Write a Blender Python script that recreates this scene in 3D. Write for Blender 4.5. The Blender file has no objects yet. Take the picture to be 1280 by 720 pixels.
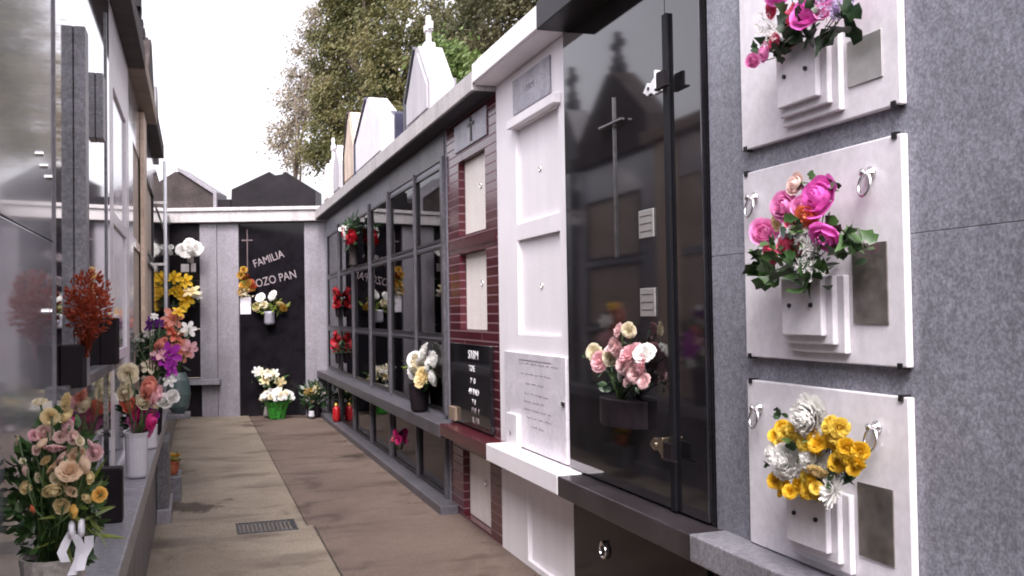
import bpy, bmesh, math, random
from mathutils import Vector, Matrix, Euler
random.seed(11)
R_ = math.radians
scene = bpy.context.scene
COL = scene.collection

# ------------------------------------------------------------------ materials
MATS = {}
def _n(nt, t, **kw):
    n = nt.nodes.new(t)
    for k, v in kw.items(): setattr(n, k, v)
    return n
def mat(name, col, rough=.5, var=.15, scale=6., speck=0., speck_scale=90., bump=0., bump_scale=60.,
        metallic=0., spec=.5, col2=None, stretch=None, coat=0., ior=1.5, sub=0., trans=0., fine=0.):
    """plain procedural: base colour broken up by a large noise, optional speckle (granite) and bump"""
    if name in MATS: return MATS[name]
    m = bpy.data.materials.new(name); m.use_nodes = True
    nt = m.node_tree; b = nt.nodes['Principled BSDF']
    tc = _n(nt, 'ShaderNodeNewGeometry'); vec = tc.outputs['Position']
    if stretch:
        mp = _n(nt, 'ShaderNodeMapping'); mp.inputs['Scale'].default_value = stretch
        nt.links.new(vec, mp.inputs['Vector']); vec = mp.outputs['Vector']
    no = _n(nt, 'ShaderNodeTexNoise'); no.inputs['Scale'].default_value = scale; no.inputs['Detail'].default_value = 5
    nt.links.new(vec, no.inputs['Vector'])
    rp = _n(nt, 'ShaderNodeValToRGB')
    c2 = col2 or tuple(max(0., c*(1-var)) for c in col)
    c1 = col if col2 else tuple(min(1., c*(1+var)) for c in col)
    rp.color_ramp.elements[0].position = .32; rp.color_ramp.elements[1].position = .68
    rp.color_ramp.elements[0].color = (*c2, 1); rp.color_ramp.elements[1].color = (*c1, 1)
    nt.links.new(no.outputs['Fac'], rp.inputs['Fac']); out = rp.outputs['Color']
    if speck > 0:
        for k, (sc, amt) in enumerate(((speck_scale, speck), (speck_scale*.42, speck*.6))):
            s = _n(nt, 'ShaderNodeTexNoise'); s.inputs['Scale'].default_value = sc; s.inputs['Detail'].default_value = 2
            s.inputs['Roughness'].default_value = .7
            nt.links.new(tc.outputs['Position'], s.inputs['Vector'])
            r2 = _n(nt, 'ShaderNodeMapRange'); r2.inputs['From Min'].default_value = .36; r2.inputs['From Max'].default_value = .64
            r2.inputs['To Min'].default_value = 1-amt; r2.inputs['To Max'].default_value = 1+amt
            nt.links.new(s.outputs['Fac'], r2.inputs['Value'])
            mx = _n(nt, 'ShaderNodeMix', data_type='RGBA', blend_type='MULTIPLY'); mx.inputs['Factor'].default_value = 1
            nt.links.new(out, mx.inputs[6]); nt.links.new(r2.outputs['Result'], mx.inputs[7]); out = mx.outputs[2]
    nt.links.new(out, b.inputs['Base Color'])
    b.inputs['Roughness'].default_value = rough; b.inputs['Metallic'].default_value = metallic
    b.inputs['IOR'].default_value = ior; b.inputs['Specular IOR Level'].default_value = spec
    b.inputs['Coat Weight'].default_value = coat; b.inputs['Coat Roughness'].default_value = .04
    if sub: 
        b.inputs['Subsurface Weight'].default_value = sub; b.inputs['Subsurface Radius'].default_value = (.01, .006, .004)
    if bump > 0:
        bn = _n(nt, 'ShaderNodeTexNoise'); bn.inputs['Scale'].default_value = bump_scale; bn.inputs['Detail'].default_value = 4
        nt.links.new(tc.outputs['Position'], bn.inputs['Vector'])
        bp = _n(nt, 'ShaderNodeBump'); bp.inputs['Strength'].default_value = bump; bp.inputs['Distance'].default_value = .01
        nt.links.new(bn.outputs['Fac'], bp.inputs['Height']); nt.links.new(bp.outputs['Normal'], b.inputs['Normal'])
    MATS[name] = m; return m

def streak(m, amount=.25, scale=(9., 9., .7)):
    """rain streaks and grime running down a wall: multiplies the base colour"""
    nt = m.node_tree; b = nt.nodes['Principled BSDF']
    src = b.inputs['Base Color'].links[0].from_socket
    g = _n(nt, 'ShaderNodeNewGeometry'); mp = _n(nt, 'ShaderNodeMapping'); mp.inputs['Scale'].default_value = scale
    nt.links.new(g.outputs['Position'], mp.inputs['Vector'])
    no = _n(nt, 'ShaderNodeTexNoise'); no.inputs['Scale'].default_value = 1.; no.inputs['Detail'].default_value = 6
    nt.links.new(mp.outputs['Vector'], no.inputs['Vector'])
    mr = _n(nt, 'ShaderNodeMapRange'); mr.inputs['From Min'].default_value = .4; mr.inputs['From Max'].default_value = .7
    mr.inputs['To Min'].default_value = 1.; mr.inputs['To Max'].default_value = 1-amount
    nt.links.new(no.outputs['Fac'], mr.inputs['Value'])
    mx = _n(nt, 'ShaderNodeMix', data_type='RGBA', blend_type='MULTIPLY'); mx.inputs['Factor'].default_value = 1
    nt.links.new(src, mx.inputs[6]); nt.links.new(mr.outputs['Result'], mx.inputs[7])
    nt.links.new(mx.outputs[2], b.inputs['Base Color'])
    return m

GRAN = streak(mat('granite_grey', (.20,.202,.235), .40, .14, 2.2, .28, 105, .08, 140), .10)
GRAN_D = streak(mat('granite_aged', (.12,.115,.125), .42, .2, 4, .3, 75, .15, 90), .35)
GRAN_B = streak(mat('granite_pale', (.20,.186,.206), .5, .10, 2.5, .13, 45, .12, 80), .16)
CORN = streak(mat('granite_cornice', (.40,.375,.37), .5, .10, 3, .12, 45, .12, 80), .22)
SOFF_SHADE = mat('soffit_shade', (.022,.02,.026), .7, .3, 5, 0, 60, .1, 40)  # shade under the eaves put into a near-black colour
GRAN_SAW = mat('granite_sill', (.19,.185,.205), .32, .14, 5, .25, 80, .08, 120)
POL_G = mat('granite_polished_grey', (.27,.27,.30), .13, .2, 2.5, .15, 110, 0, ior=1.7, coat=.5)
BLACK = mat('granite_black', (.010,.009,.011), .055, .3, 5, .2, 160, 0, ior=1.95)
BLACK_D = mat('granite_black_dim', (.008,.007,.009), .10, .3, 5, .2, 160, 0, ior=1.32)
HINGE_W = mat('hinge_white_sheen', (.8,.8,.82), .3, .05, 30)  # bright sheen of the chrome plate put into a plain white
SILL_B = mat('granite_black_sill', (.028,.023,.026), .30, .3, 5, .3, 110, .04, 60)
BLACK_R = mat('granite_black_dull', (.010,.008,.010), .4, .3, 5, .3, 120, .03, 60, spec=.18)
GLOSS_D = mat('granite_dark_polished', (.045,.042,.046), .05, .35, 3, .25, 140, 0, ior=2.0, coat=1.)
WHITE = streak(mat('painted_white', (.78,.745,.77), .55, .03, 3, 0, 60, .12, 45), .05)
MARBLE = streak(mat('marble_white', (.68,.65,.68), .28, .03, 7, .05, 30, .03, 20), .03, (16., 16., 1.6))
MARBLE_G = mat('marble_greyish', (.60,.57,.61), .35, .09, 6, .08, 40, .03, 20)
CREAM = streak(mat('panel_cream', (.76,.71,.67), .6, .05, 4, .04, 40, .1, 40), .06)
PLAQ_G = mat('plaque_grey', (.27,.26,.30), .35, .2, 9, .2, 90)
TAN = mat('stone_tan', (.20,.145,.105), .5, .2, 6, .15, 60, .1, 60)
BEIGE = mat('stone_beige', (.42,.34,.28), .55, .15, 5, .15, 60, .1, 60)
PEACH = streak(mat('stone_peach', (.60,.46,.36), .5, .15, 4, .1, 50, .08, 50), .3)
BROWN_S = mat('stone_brown', (.038,.029,.028), .6, .3, 5, .25, 60, .15, 60, spec=.2)
SLATE = mat('roof_slate', (.05,.05,.06), .5, .3, 8, .2, 60, .2, 40)
NAVY = mat('trim_dark_blue', (.02,.02,.045), .35, .3, 8)
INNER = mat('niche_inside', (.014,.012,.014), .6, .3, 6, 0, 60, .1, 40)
CHROME = mat('chrome', (.75,.74,.74), .12, .05, 20, metallic=1)
STEEL = mat('brushed_steel', (.62,.60,.58), .22, .08, 30, metallic=1)
BRASS = mat('brass', (.70,.58,.42), .25, .15, 40, metallic=1)
DARKMET = mat('dark_metal', (.03,.028,.03), .32, .2, 20, metallic=.6)
IRON = mat('grate_iron', (.06,.06,.065), .5, .3, 30, metallic=.7, bump=.2)
LETTER = mat('letter_silver', (.30,.25,.26), .5, .1, 60, metallic=.5)
LETTER_W = mat('letter_white', (.75,.74,.76), .45, .05, 60)
INK = mat('engraved_ink', (.19,.16,.19), .7, .1, 60)
SILVERP = mat('plaque_steel', (.50,.49,.47), .38, .1, 25, metallic=.7)
PHOTO = mat('plaque_brown_reflection', (.30,.27,.25), .22, .35, 14, metallic=.75)  # brown reflection of the opposite wall put into the metal's colour
ROOFW = streak(mat('roof_white', (.46,.44,.47), .6, .10, 3, 0, 60, .15, 45), .25)
ZINC = mat('downpipe_grey', (.62,.62,.66), .35, .1, 12, metallic=.1)
TERRA = mat('terracotta', (.28,.07,.03), .7, .2, 20, bump=.1)
POT_D = mat('pot_dark', (.011,.008,.010), .5, .3, 10, spec=.12)
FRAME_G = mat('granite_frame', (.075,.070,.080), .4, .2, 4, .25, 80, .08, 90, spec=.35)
POT_S = mat('pot_stone', (.36,.33,.30), .6, .2, 14, .2, 70, .15, 60)
POT_W = mat('pot_white', (.46,.45,.48), .4, .08, 14)
POT_T = mat('pot_teal', (.065,.095,.092), .35, .2, 14)
WRAP = mat('foil_wrap_green', (.02,.16,.015), .3, .5, 25, bump=.4, bump_scale=40)
RIBBON = mat('ribbon_white', (.75,.74,.78), .45, .06, 30)
GOLD = mat('vase_gold', (.7,.42,.1), .3, .15, 30, metallic=.8)
ORB = mat('candle_red', (.32,.010,.015), .25, .2, 20)
CARBON = mat('mortar_dark', (.05,.045,.04), .9, .2, 30)

# brown glazed tiles with pale joints (long low courses)
def tile_material():
    m = bpy.data.materials.new('tile_oxblood'); m.use_nodes = True; nt = m.node_tree; b = nt.nodes['Principled BSDF']
    g = _n(nt, 'ShaderNodeNewGeometry'); sx = _n(nt, 'ShaderNodeSeparateXYZ'); cb = _n(nt, 'ShaderNodeCombineXYZ')
    nt.links.new(g.outputs['Position'], sx.inputs[0])
    nt.links.new(sx.outputs['Y'], cb.inputs['X']); nt.links.new(sx.outputs['Z'], cb.inputs['Y'])
    br = _n(nt, 'ShaderNodeTexBrick'); br.inputs['Scale'].default_value = 1
    br.inputs['Brick Width'].default_value = .9; br.inputs['Row Height'].default_value = .062
    br.inputs['Mortar Size'].default_value = .005; br.inputs['Mortar Smooth'].default_value = .2
    br.inputs['Color1'].default_value = (.055,.008,.013,1); br.inputs['Color2'].default_value = (.075,.011,.018,1)
    br.inputs['Mortar'].default_value = (.17,.10,.115,1)
    nt.links.new(cb.outputs[0], br.inputs['Vector'])
    nt.links.new(br.outputs['Color'], b.inputs['Base Color'])
    mr = _n(nt, 'ShaderNodeMapRange'); mr.inputs['To Min'].default_value = .14; mr.inputs['To Max'].default_value = .7
    nt.links.new(br.outputs['Fac'], mr.inputs['Value']); nt.links.new(mr.outputs[0], b.inputs['Roughness'])
    bp = _n(nt, 'ShaderNodeBump'); bp.inputs['Strength'].default_value = .6; bp.inputs['Distance'].default_value = .006; bp.invert = True
    nt.links.new(br.outputs['Fac'], bp.inputs['Height']); nt.links.new(bp.outputs['Normal'], b.inputs['Normal'])
    return m
TILE = tile_material()
OXB = mat('oxblood_glazed', (.060,.009,.014), .2, .25, 8)

def glass_material():
    m = bpy.data.materials.new('window_glass'); m.use_nodes = True; nt = m.node_tree; nt.nodes.clear()
    o = _n(nt, 'ShaderNodeOutputMaterial'); mx = _n(nt, 'ShaderNodeMixShader'); t = _n(nt, 'ShaderNodeBsdfTransparent')
    gl = _n(nt, 'ShaderNodeBsdfGlossy'); fr = _n(nt, 'ShaderNodeFresnel'); fr.inputs['IOR'].default_value = 1.25
    t.inputs['Color'].default_value = (.42,.40,.43,1); gl.inputs['Roughness'].default_value = .015
    gl.inputs['Color'].default_value = (.9,.9,.92,1)
    nt.links.new(fr.outputs[0], mx.inputs[0]); nt.links.new(t.outputs[0], mx.inputs[1]); nt.links.new(gl.outputs[0], mx.inputs[2])
    nt.links.new(mx.outputs[0], o.inputs[0]); return m
BAR = mat('bar_black', (.006,.006,.008), .55, .2, 10, spec=.2)
GLASS = glass_material()

def ground_material(name, a, bcol, stain):
    m = bpy.data.materials.new(name); m.use_nodes = True; nt = m.node_tree; b = nt.nodes['Principled BSDF']
    g = _n(nt, 'ShaderNodeNewGeometry')
    def noise(sc, stretch=(1,1,1), det=6, rough=.6):
        mp = _n(nt, 'ShaderNodeMapping'); mp.inputs['Scale'].default_value = stretch
        nt.links.new(g.outputs['Position'], mp.inputs['Vector'])
        n = _n(nt, 'ShaderNodeTexNoise'); n.inputs['Scale'].default_value = sc; n.inputs['Detail'].default_value = det
        n.inputs['Roughness'].default_value = rough; nt.links.new(mp.outputs[0], n.inputs['Vector']); return n
    def ramp(src, p0, p1, c0, c1):
        r = _n(nt, 'ShaderNodeValToRGB'); r.color_ramp.elements[0].position = p0; r.color_ramp.elements[1].position = p1
        r.color_ramp.elements[0].color = (*c0, 1); r.color_ramp.elements[1].color = (*c1, 1)
        nt.links.new(src, r.inputs['Fac']); return r.outputs['Color']
    def mul(x, y):
        k = _n(nt, 'ShaderNodeMix', data_type='RGBA', blend_type='MULTIPLY'); k.inputs['Factor'].default_value = 1
        nt.links.new(x, k.inputs[6]); nt.links.new(y, k.inputs[7]); return k.outputs[2]
    c = ramp(noise(1.1, (1.2,.8,1)).outputs['Fac'], .3, .7, a, bcol)
    c = mul(c, ramp(noise(60, det=4).outputs['Fac'], .32, .68, (.66,.66,.66), (1.2,1.2,1.2)))
    c = mul(c, ramp(noise(1., (1.1,2.3,1), 7, .65).outputs['Fac'], .52, .70, (1,1,1), stain))
    c = mul(c, ramp(noise(1.7, (1,.5,1), 8, .7).outputs['Fac'], .30, .42, stain, (1,1,1)))
    for (px, py, pr) in ((-.02, 8.05, .75), (.62, 13.7, .55), (1.6, 10.2, .45), (.1, 5.6, .30)):   # old damp stains
        vm = _n(nt, 'ShaderNodeVectorMath', operation='DISTANCE'); vm.inputs[1].default_value = (px, py, 0); nt.links.new(g.outputs['Position'], vm.inputs[0])
        ad = _n(nt, 'ShaderNodeMath', operation='MULTIPLY_ADD'); nt.links.new(noise(2.6, (1.3,.8,1), 7, .7).outputs['Fac'], ad.inputs[0]); ad.inputs[1].default_value = 1.5; nt.links.new(vm.outputs['Value'], ad.inputs[2])
        c = mul(c, ramp(ad.outputs[0], pr*.55+.45, pr*.55+.85, tuple(v*.85 for v in stain), (1,1,1)))
    nt.links.new(c, b.inputs['Base Color'])
    rr = _n(nt, 'ShaderNodeMapRange'); rr.inputs['From Min'].default_value = .4; rr.inputs['From Max'].default_value = .65
    rr.inputs['To Min'].default_value = .85; rr.inputs['To Max'].default_value = .5
    nt.links.new(noise(1., (1.1,2.3,1), 7, .65).outputs['Fac'], rr.inputs['Value']); nt.links.new(rr.outputs[0], b.inputs['Roughness'])
    bp = _n(nt, 'ShaderNodeBump'); bp.inputs['Strength'].default_value = .35; bp.inputs['Distance'].default_value = .004
    nt.links.new(noise(55, det=6).outputs['Fac'], bp.inputs['Height']); nt.links.new(bp.outputs['Normal'], b.inputs['Normal'])
    return m
CONC_L = ground_material('concrete_pale', (.150,.118,.086), (.225,.188,.143), (.34,.28,.23))
CONC_R = ground_material('concrete_brown', (.080,.054,.041), (.122,.088,.068), (.38,.32,.29))
EARTH = mat('earth', (.13,.11,.08), .95, .3, 1.2, 0, 60, .4, 10)

FCOL = dict(hotpink=(.84,.16,.58), hotpink2=(.78,.05,.30), pink=(.84,.30,.58), pink2=(.88,.52,.56), lightpink=(.88,.62,.62), blush=(.88,.66,.60),
    rosered=(.72,.10,.20), orange=(.85,.25,.12), coral=(.80,.22,.14), salmon=(.85,.36,.27), cream=(.86,.78,.58), ycream=(.88,.74,.42),
    peach=(.88,.68,.48), yellow3=(.88,.66,.10), yellow=(.88,.57,.03), yellow2=(.85,.52,.12), white=(.93,.92,.89), lilac=(.62,.50,.72), magenta=(.42,.03,.42), purple=(.16,.03,.26),
    red=(.42,.010,.025), pale=(.6,.68,.62), rust=(.36,.055,.018), gold=(.55,.32,.05))
def fmat(c):
    k = FCOL[c]
    if 'petal_'+c in MATS: return MATS['petal_'+c]
    m = mat('petal_'+c, k, .6, .16, 55, col2=tuple(v*.80 for v in k))
    nt = m.node_tree; b = nt.nodes['Principled BSDF']; tr = _n(nt, 'ShaderNodeBsdfTranslucent'); tr.inputs['Color'].default_value = (*k, 1)
    mx = _n(nt, 'ShaderNodeMixShader'); mx.inputs[0].default_value = .35; nt.links.new(b.outputs[0], mx.inputs[1]); nt.links.new(tr.outputs[0], mx.inputs[2])
    nt.links.new(mx.outputs[0], nt.nodes['Material Output'].inputs['Surface']); return m
LEAF = mat('leaf_green', (.055,.115,.028), .4, .4, 30, col2=(.018,.05,.012))
LEAF_D = mat('leaf_dark', (.028,.062,.020), .4, .4, 30, col2=(.008,.022,.010))
LEAF_Y = mat('leaf_yellowish', (.16,.20,.03), .45, .3, 30, col2=(.06,.09,.015))
STEM = mat('stem_green', (.05,.09,.025), .5, .2, 30)

# ------------------------------------------------------------------ mesh helpers
class MB:
    def __init__(self): self.bm = bmesh.new()
    def box(self, x0, x1, y0, y1, z0, z1):
        v = [self.bm.verts.new((x, y, z)) for x in sorted((x0, x1)) for y in sorted((y0, y1)) for z in sorted((z0, z1))]
        for q in ((0,1,3,2),(4,6,7,5),(0,4,5,1),(2,3,7,6),(0,2,6,4),(1,5,7,3)): self.bm.faces.new([v[i] for i in q])
        return self
    def prism(self, pts, axis, a, b):
        """extrude a 2-D outline along an axis: axis 'x' takes (y,z), 'y' takes (x,z), 'z' takes (x,y)"""
        def P(p, t):
            return (t, p[0], p[1]) if axis == 'x' else ((p[0], t, p[1]) if axis == 'y' else (p[0], p[1], t))
        lo = [self.bm.verts.new(P(p, a)) for p in pts]; hi = [self.bm.verts.new(P(p, b)) for p in pts]
        n = len(pts); self.bm.faces.new(lo); self.bm.faces.new(hi[::-1])
        for i in range(n): self.bm.faces.new((lo[i], hi[i], hi[(i+1) % n], lo[(i+1) % n]))
        return self
    def tube(self, pts, r, n=8, cap=True):
        pts = [Vector(p) for p in pts]; rings = []
        rs = r if isinstance(r, (list, tuple)) else [r]*len(pts)
        for i, p in enumerate(pts):
            d = (pts[min(i+1, len(pts)-1)] - pts[max(i-1, 0)]).normalized()
            a = d.orthogonal().normalized() if i == 0 else (a - d*a.dot(d)).normalized()
            b = d.cross(a)
            rings.append([self.bm.verts.new(p + (a*math.cos(t) + b*math.sin(t))*rs[i]) for t in [2*math.pi*k/n for k in range(n)]])
        for i in range(len(rings)-1):
            for k in range(n): self.bm.faces.new((rings[i][k], rings[i][(k+1) % n], rings[i+1][(k+1) % n], rings[i+1][k]))
        if cap: self.bm.faces.new(rings[0][::-1]); self.bm.faces.new(rings[-1])
        return self
    def lathe(self, prof, c=(0,0,0), n=20, closed=True):
        rings = [[self.bm.verts.new((c[0]+r*math.cos(2*math.pi*k/n), c[1]+r*math.sin(2*math.pi*k/n), c[2]+z)) for k in range(n)] for r, z in prof]
        for i in range(len(rings)-1):
            for k in range(n): self.bm.faces.new((rings[i][k], rings[i][(k+1) % n], rings[i+1][(k+1) % n], rings[i+1][k]))
        if closed: self.bm.faces.new(rings[0][::-1]); self.bm.faces.new(rings[-1])
        return self
    def torus(self, c, R, r, axis='x', n=20, m=8, sq=1.):
        rings = []
        for i in range(n):
            t = 2*math.pi*i/n; ring = []
            for k in range(m):
                s = 2*math.pi*k/m; rr = R + r*math.cos(s); h = r*math.sin(s)
                p = (h, rr*math.cos(t)*sq, rr*math.sin(t)) if axis == 'x' else (rr*math.cos(t), rr*math.sin(t)*sq, h)
                ring.append(self.bm.verts.new((c[0]+p[0], c[1]+p[1], c[2]+p[2])))
            rings.append(ring)
        for i in range(n):
            for k in range(m): self.bm.faces.new((rings[i][k], rings[(i+1) % n][k], rings[(i+1) % n][(k+1) % m], rings[i][(k+1) % m]))
        return self
    def quad(self, *p):
        self.bm.faces.new([self.bm.verts.new(q) for q in p]); return self
    def grid(self, rows):
        v = [[self.bm.verts.new(p) for p in r] for r in rows]
        for i in range(len(v)-1):
            for k in range(len(v[0])-1): self.bm.faces.new((v[i][k], v[i][k+1], v[i+1][k+1], v[i+1][k]))
        return self

def link(o, parent=None):
    COL.objects.link(o)
    if parent: o.parent = parent
    return o
def wloc(o):
    p = Vector((0,0,0))
    while o: p += o.location; o = o.parent
    return p
def part(name, mb, m, parent=None, M=None, bevel=0., smooth=False, label=None, solid=0.):
    """links one mesh object; geometry is given in world coordinates (through M if given)"""
    if M: mb.bm.transform(M)
    bmesh.ops.recalc_face_normals(mb.bm, faces=mb.bm.faces) if not solid else None
    if parent: bmesh.ops.translate(mb.bm, vec=-wloc(parent), verts=mb.bm.verts)
    me = bpy.data.meshes.new(name); mb.bm.to_mesh(me); mb.bm.free()
    if smooth: me.shade_smooth()
    me.materials.append(m)
    o = bpy.data.objects.new(name, me); link(o, parent)
    if bevel:
        b = o.modifiers.new('bevel', 'BEVEL'); b.width = bevel; b.segments = 2; b.limit_method = 'ANGLE'; b.angle_limit = R_(40)
        b.harden_normals = False
    if label: o['label'] = label
    return o
def thing(name, label, cat, loc=(0,0,0), group=None):
    o = bpy.data.objects.new(name, None); o.location = loc; o.empty_display_size = .1; link(o)
    o['label'] = label; o['category'] = cat; o['kind'] = 'thing'
    if group: o['group'] = group
    return o
def struct(o): o['kind'] = 'structure'; return o
def text_part(name, s, size, m, parent, M, depth=.002, sx=1., label=None, align='CENTER'):
    c = bpy.data.curves.new('lettering', 'FONT'); c.body = s; c.size = size; c.extrude = depth; c.align_x = align; c.align_y = 'CENTER'
    c.resolution_u = 3
    t = bpy.data.objects.new('lettering', c); COL.objects.link(t)
    dg = bpy.context.evaluated_depsgraph_get(); me = bpy.data.meshes.new_from_object(t.evaluated_get(dg))
    bpy.data.objects.remove(t); bpy.data.curves.remove(c)
    me.transform(M @ Matrix.Scale(sx, 4, (1,0,0)))
    me.transform(Matrix.Translation(-wloc(parent)))
    me.materials.clear(); me.materials.append(m)
    o = bpy.data.objects.new(name, me); link(o, parent)
    if label: o['label'] = label
    return o

XR = 1.85      # face of the right-hand row of tombs
XL = -.39      # face of the left-hand row
PSI = R_(18.2)
FW = Vector((math.sin(PSI), math.cos(PSI), 0)); RT = Vector((math.cos(PSI), -math.sin(PSI), 0))
ZB = 14.4
# frame of the end wall: local (along, towards the alley, up)
MBK = Matrix.Translation(FW*ZB) @ Matrix(((RT.x, -FW.x, 0, 0), (RT.y, -FW.y, 0, 0), (0, 0, 1, 0), (0, 0, 0, 1)))
def BK(r, d, z): return MBK @ Vector((r, d, z))
# lettering frames: text x runs along the wall as read, text y up
MTXT_R = lambda y, z, d=0., rot=0.: Matrix(((0,0,-1,XR-d),(-1,0,0,y),(0,1,0,z),(0,0,0,1))) @ Matrix.Rotation(rot, 4, 'Z')
MTXT_B = lambda r, z, d=0., rot=0.: MBK @ Matrix(((1,0,0,r),(0,0,1,d),(0,1,0,z),(0,0,0,1))) @ Matrix.Rotation(rot, 4, 'Z')
# ================================================================== SETTING
g = MB(); g.quad((-300,-300,-.03), (300,-300,-.03), (300,300,-.03), (-300,300,-.03)); struct(part('ground', g, EARTH, solid=1))
p = MB(); p.box(-.60, .775, -9.5, 6.995, -.1, 0); p.box(-.60, .735, 7.003, 15.45, -.1, -.003); struct(part('path_pale_concrete', p, CONC_L, bevel=.006))
p = MB(); p.box(.787, 2.1, -9.5, 6.998, -.1, -.004); p.box(.743, 2.1, 7.004, 14.9, -.1, -.006); struct(part('path_brown_concrete', p, CONC_R, bevel=.006))
p = MB(); p.box(-.60, 2.1, -9.5, 15.45, -.12, -.016); struct(part('path_joint_bed', p, CARBON))

g = MB(); rl = random.Random(41)
for i in range(150):
    if rl.random() < .6: x, y = rl.choice((1.68, 1.78))-abs(rl.gauss(0, .07)), rl.uniform(5.0, 14)
    else: x, y = rl.uniform(-.2, 1.6), rl.uniform(5.2, 14)
    if y < 7: x = min(1.82, x+.1) if x > 1.4 else x
    s = rl.uniform(.006, .017); a = rl.uniform(0, 6.28); c, n_ = math.cos(a)*s, math.sin(a)*s; h = rl.uniform(.002, .007)
    g.bm.faces.new([g.bm.verts.new(p) for p in ((x-c,y-n_,.001),(x+n_*.4,y-c*.4,h),(x+c,y+n_,.002),(x-n_*.4,y+c*.4,h))])
lt = part('leaf_litter', g, mat('dry_leaf', (.10,.06,.03), .8, .5, 40), solid=1); lt['kind'] = 'stuff'; lt['label'] = 'crumbs of dry leaves and petals scattered over the concrete path'; lt['category'] = 'leaf litter'
t = thing('drain_grate', 'small dark iron drain grate set in the pale concrete path', 'drain grate', (.46, 7.06, 0))
f = MB()
for a in ((.255,.275,6.885,7.235),(.645,.665,6.885,7.235),(.275,.645,6.885,6.905),(.275,.645,7.215,7.235)): f.box(a[0],a[1],a[2],a[3],-.002,.007)
part('frame', f, IRON, t, bevel=.002)
f = MB()
for k in range(13):
    x = .283 + k*.0285; f.box(x, x+.018, 6.905, 7.215, -.012, .004)
part('bars', f, IRON, t)
f = MB(); f.box(.275, .645, 6.905, 7.215, -.015, -.0125); part('pit', f, CARBON, t)

# ================================================================== RIGHT ROW
def wall_with_openings(name, tomb, m, y0, y1, zs0, zs1, openings, x_front=XR, depth=.34, back=.9):
    """masonry front with real recesses: openings = list of (ya, yb, za, zb), all with distinct non-overlapping columns"""
    ys = sorted({y0, y1, *[o[0] for o in openings], *[o[1] for o in openings]})
    zs = sorted({zs0, zs1, *[o[2] for o in openings], *[o[3] for o in openings]})
    mb = MB(); bm = mb.bm; cache = {}
    def V(x, y, z):
        k = (round(x,4), round(y,4), round(z,4))
        if k not in cache: cache[k] = bm.verts.new(k)
        return cache[k]
    def hole(y, z): return any(a < y < b and c < z < d for a, b, c, d in openings)
    s = depth
    for i in range(len(ys)-1):
        for j in range(len(zs)-1):
            a, b, c, d = ys[i], ys[i+1], zs[j], zs[j+1]
            if not hole((a+b)/2, (c+d)/2): bm.faces.new((V(x_front,a,c), V(x_front,b,c), V(x_front,b,d), V(x_front,a,d)))
    sg = 1 if x_front > 0 else -1
    for a, b, c, d in openings:
        xb = x_front + sg*s
        q = [(a,c),(b,c),(b,d),(a,d)]
        for k in range(4):
            p1, p2 = q[k], q[(k+1) % 4]
            bm.faces.new([bm.verts.new(p) for p in ((x_front,*p1),(x_front,*p2),(xb,*p2),(xb,*p1))])
        bm.faces.new([bm.verts.new((xb,*p)) for p in q])
    xb = x_front + sg*back
    for q in (((x_front,y0,zs0),(x_front,y0,zs1),(xb,y0,zs1),(xb,y0,zs0)), ((x_front,y1,zs0),(x_front,y1,zs1),(xb,y1,zs1),(xb,y1,zs0)),
              ((x_front,y0,zs1),(x_front,y1,zs1),(xb,y1,zs1),(xb,y0,zs1)), ((xb,y0,zs0),(xb,y1,zs0),(xb,y1,zs1),(xb,y0,zs1))):
        bm.faces.new([bm.verts.new(p) for p in q])
    bmesh.ops.remove_doubles(bm, verts=bm.verts, dist=.0005)
    return part(name, mb, m, tomb)

def eave(tomb, m, y0, y1, z0=2.925, z1=3.05, xf=1.69, xb=2.75, cap=SLATE):
    e = MB(); e.box(xf, xb, y0, y1, z0, z1); part('eave', e, m, tomb, bevel=.006)
    e = MB(); e.box(xf+.02, XR+.02, y0+.002, y1-.002, z0-.008, z0-.0005); part('added_soffit_plate', e, m if m is WHITE else SOFF_SHADE, tomb)  # extra plate carrying painted shade, except under the white eave
    e = MB(); e.box(xf+.03, xb, y0+.002, y1-.002, z1, z1+.03); part('roof_cap', e, cap, tomb, bevel=.004)
def sill(tomb, m, y0, y1, zt=.676, th=.09, xf=1.70):
    e = MB(); e.box(xf, XR, y0, y1, zt-th, zt); return part('sill', e, m, tomb, bevel=.006)

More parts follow.
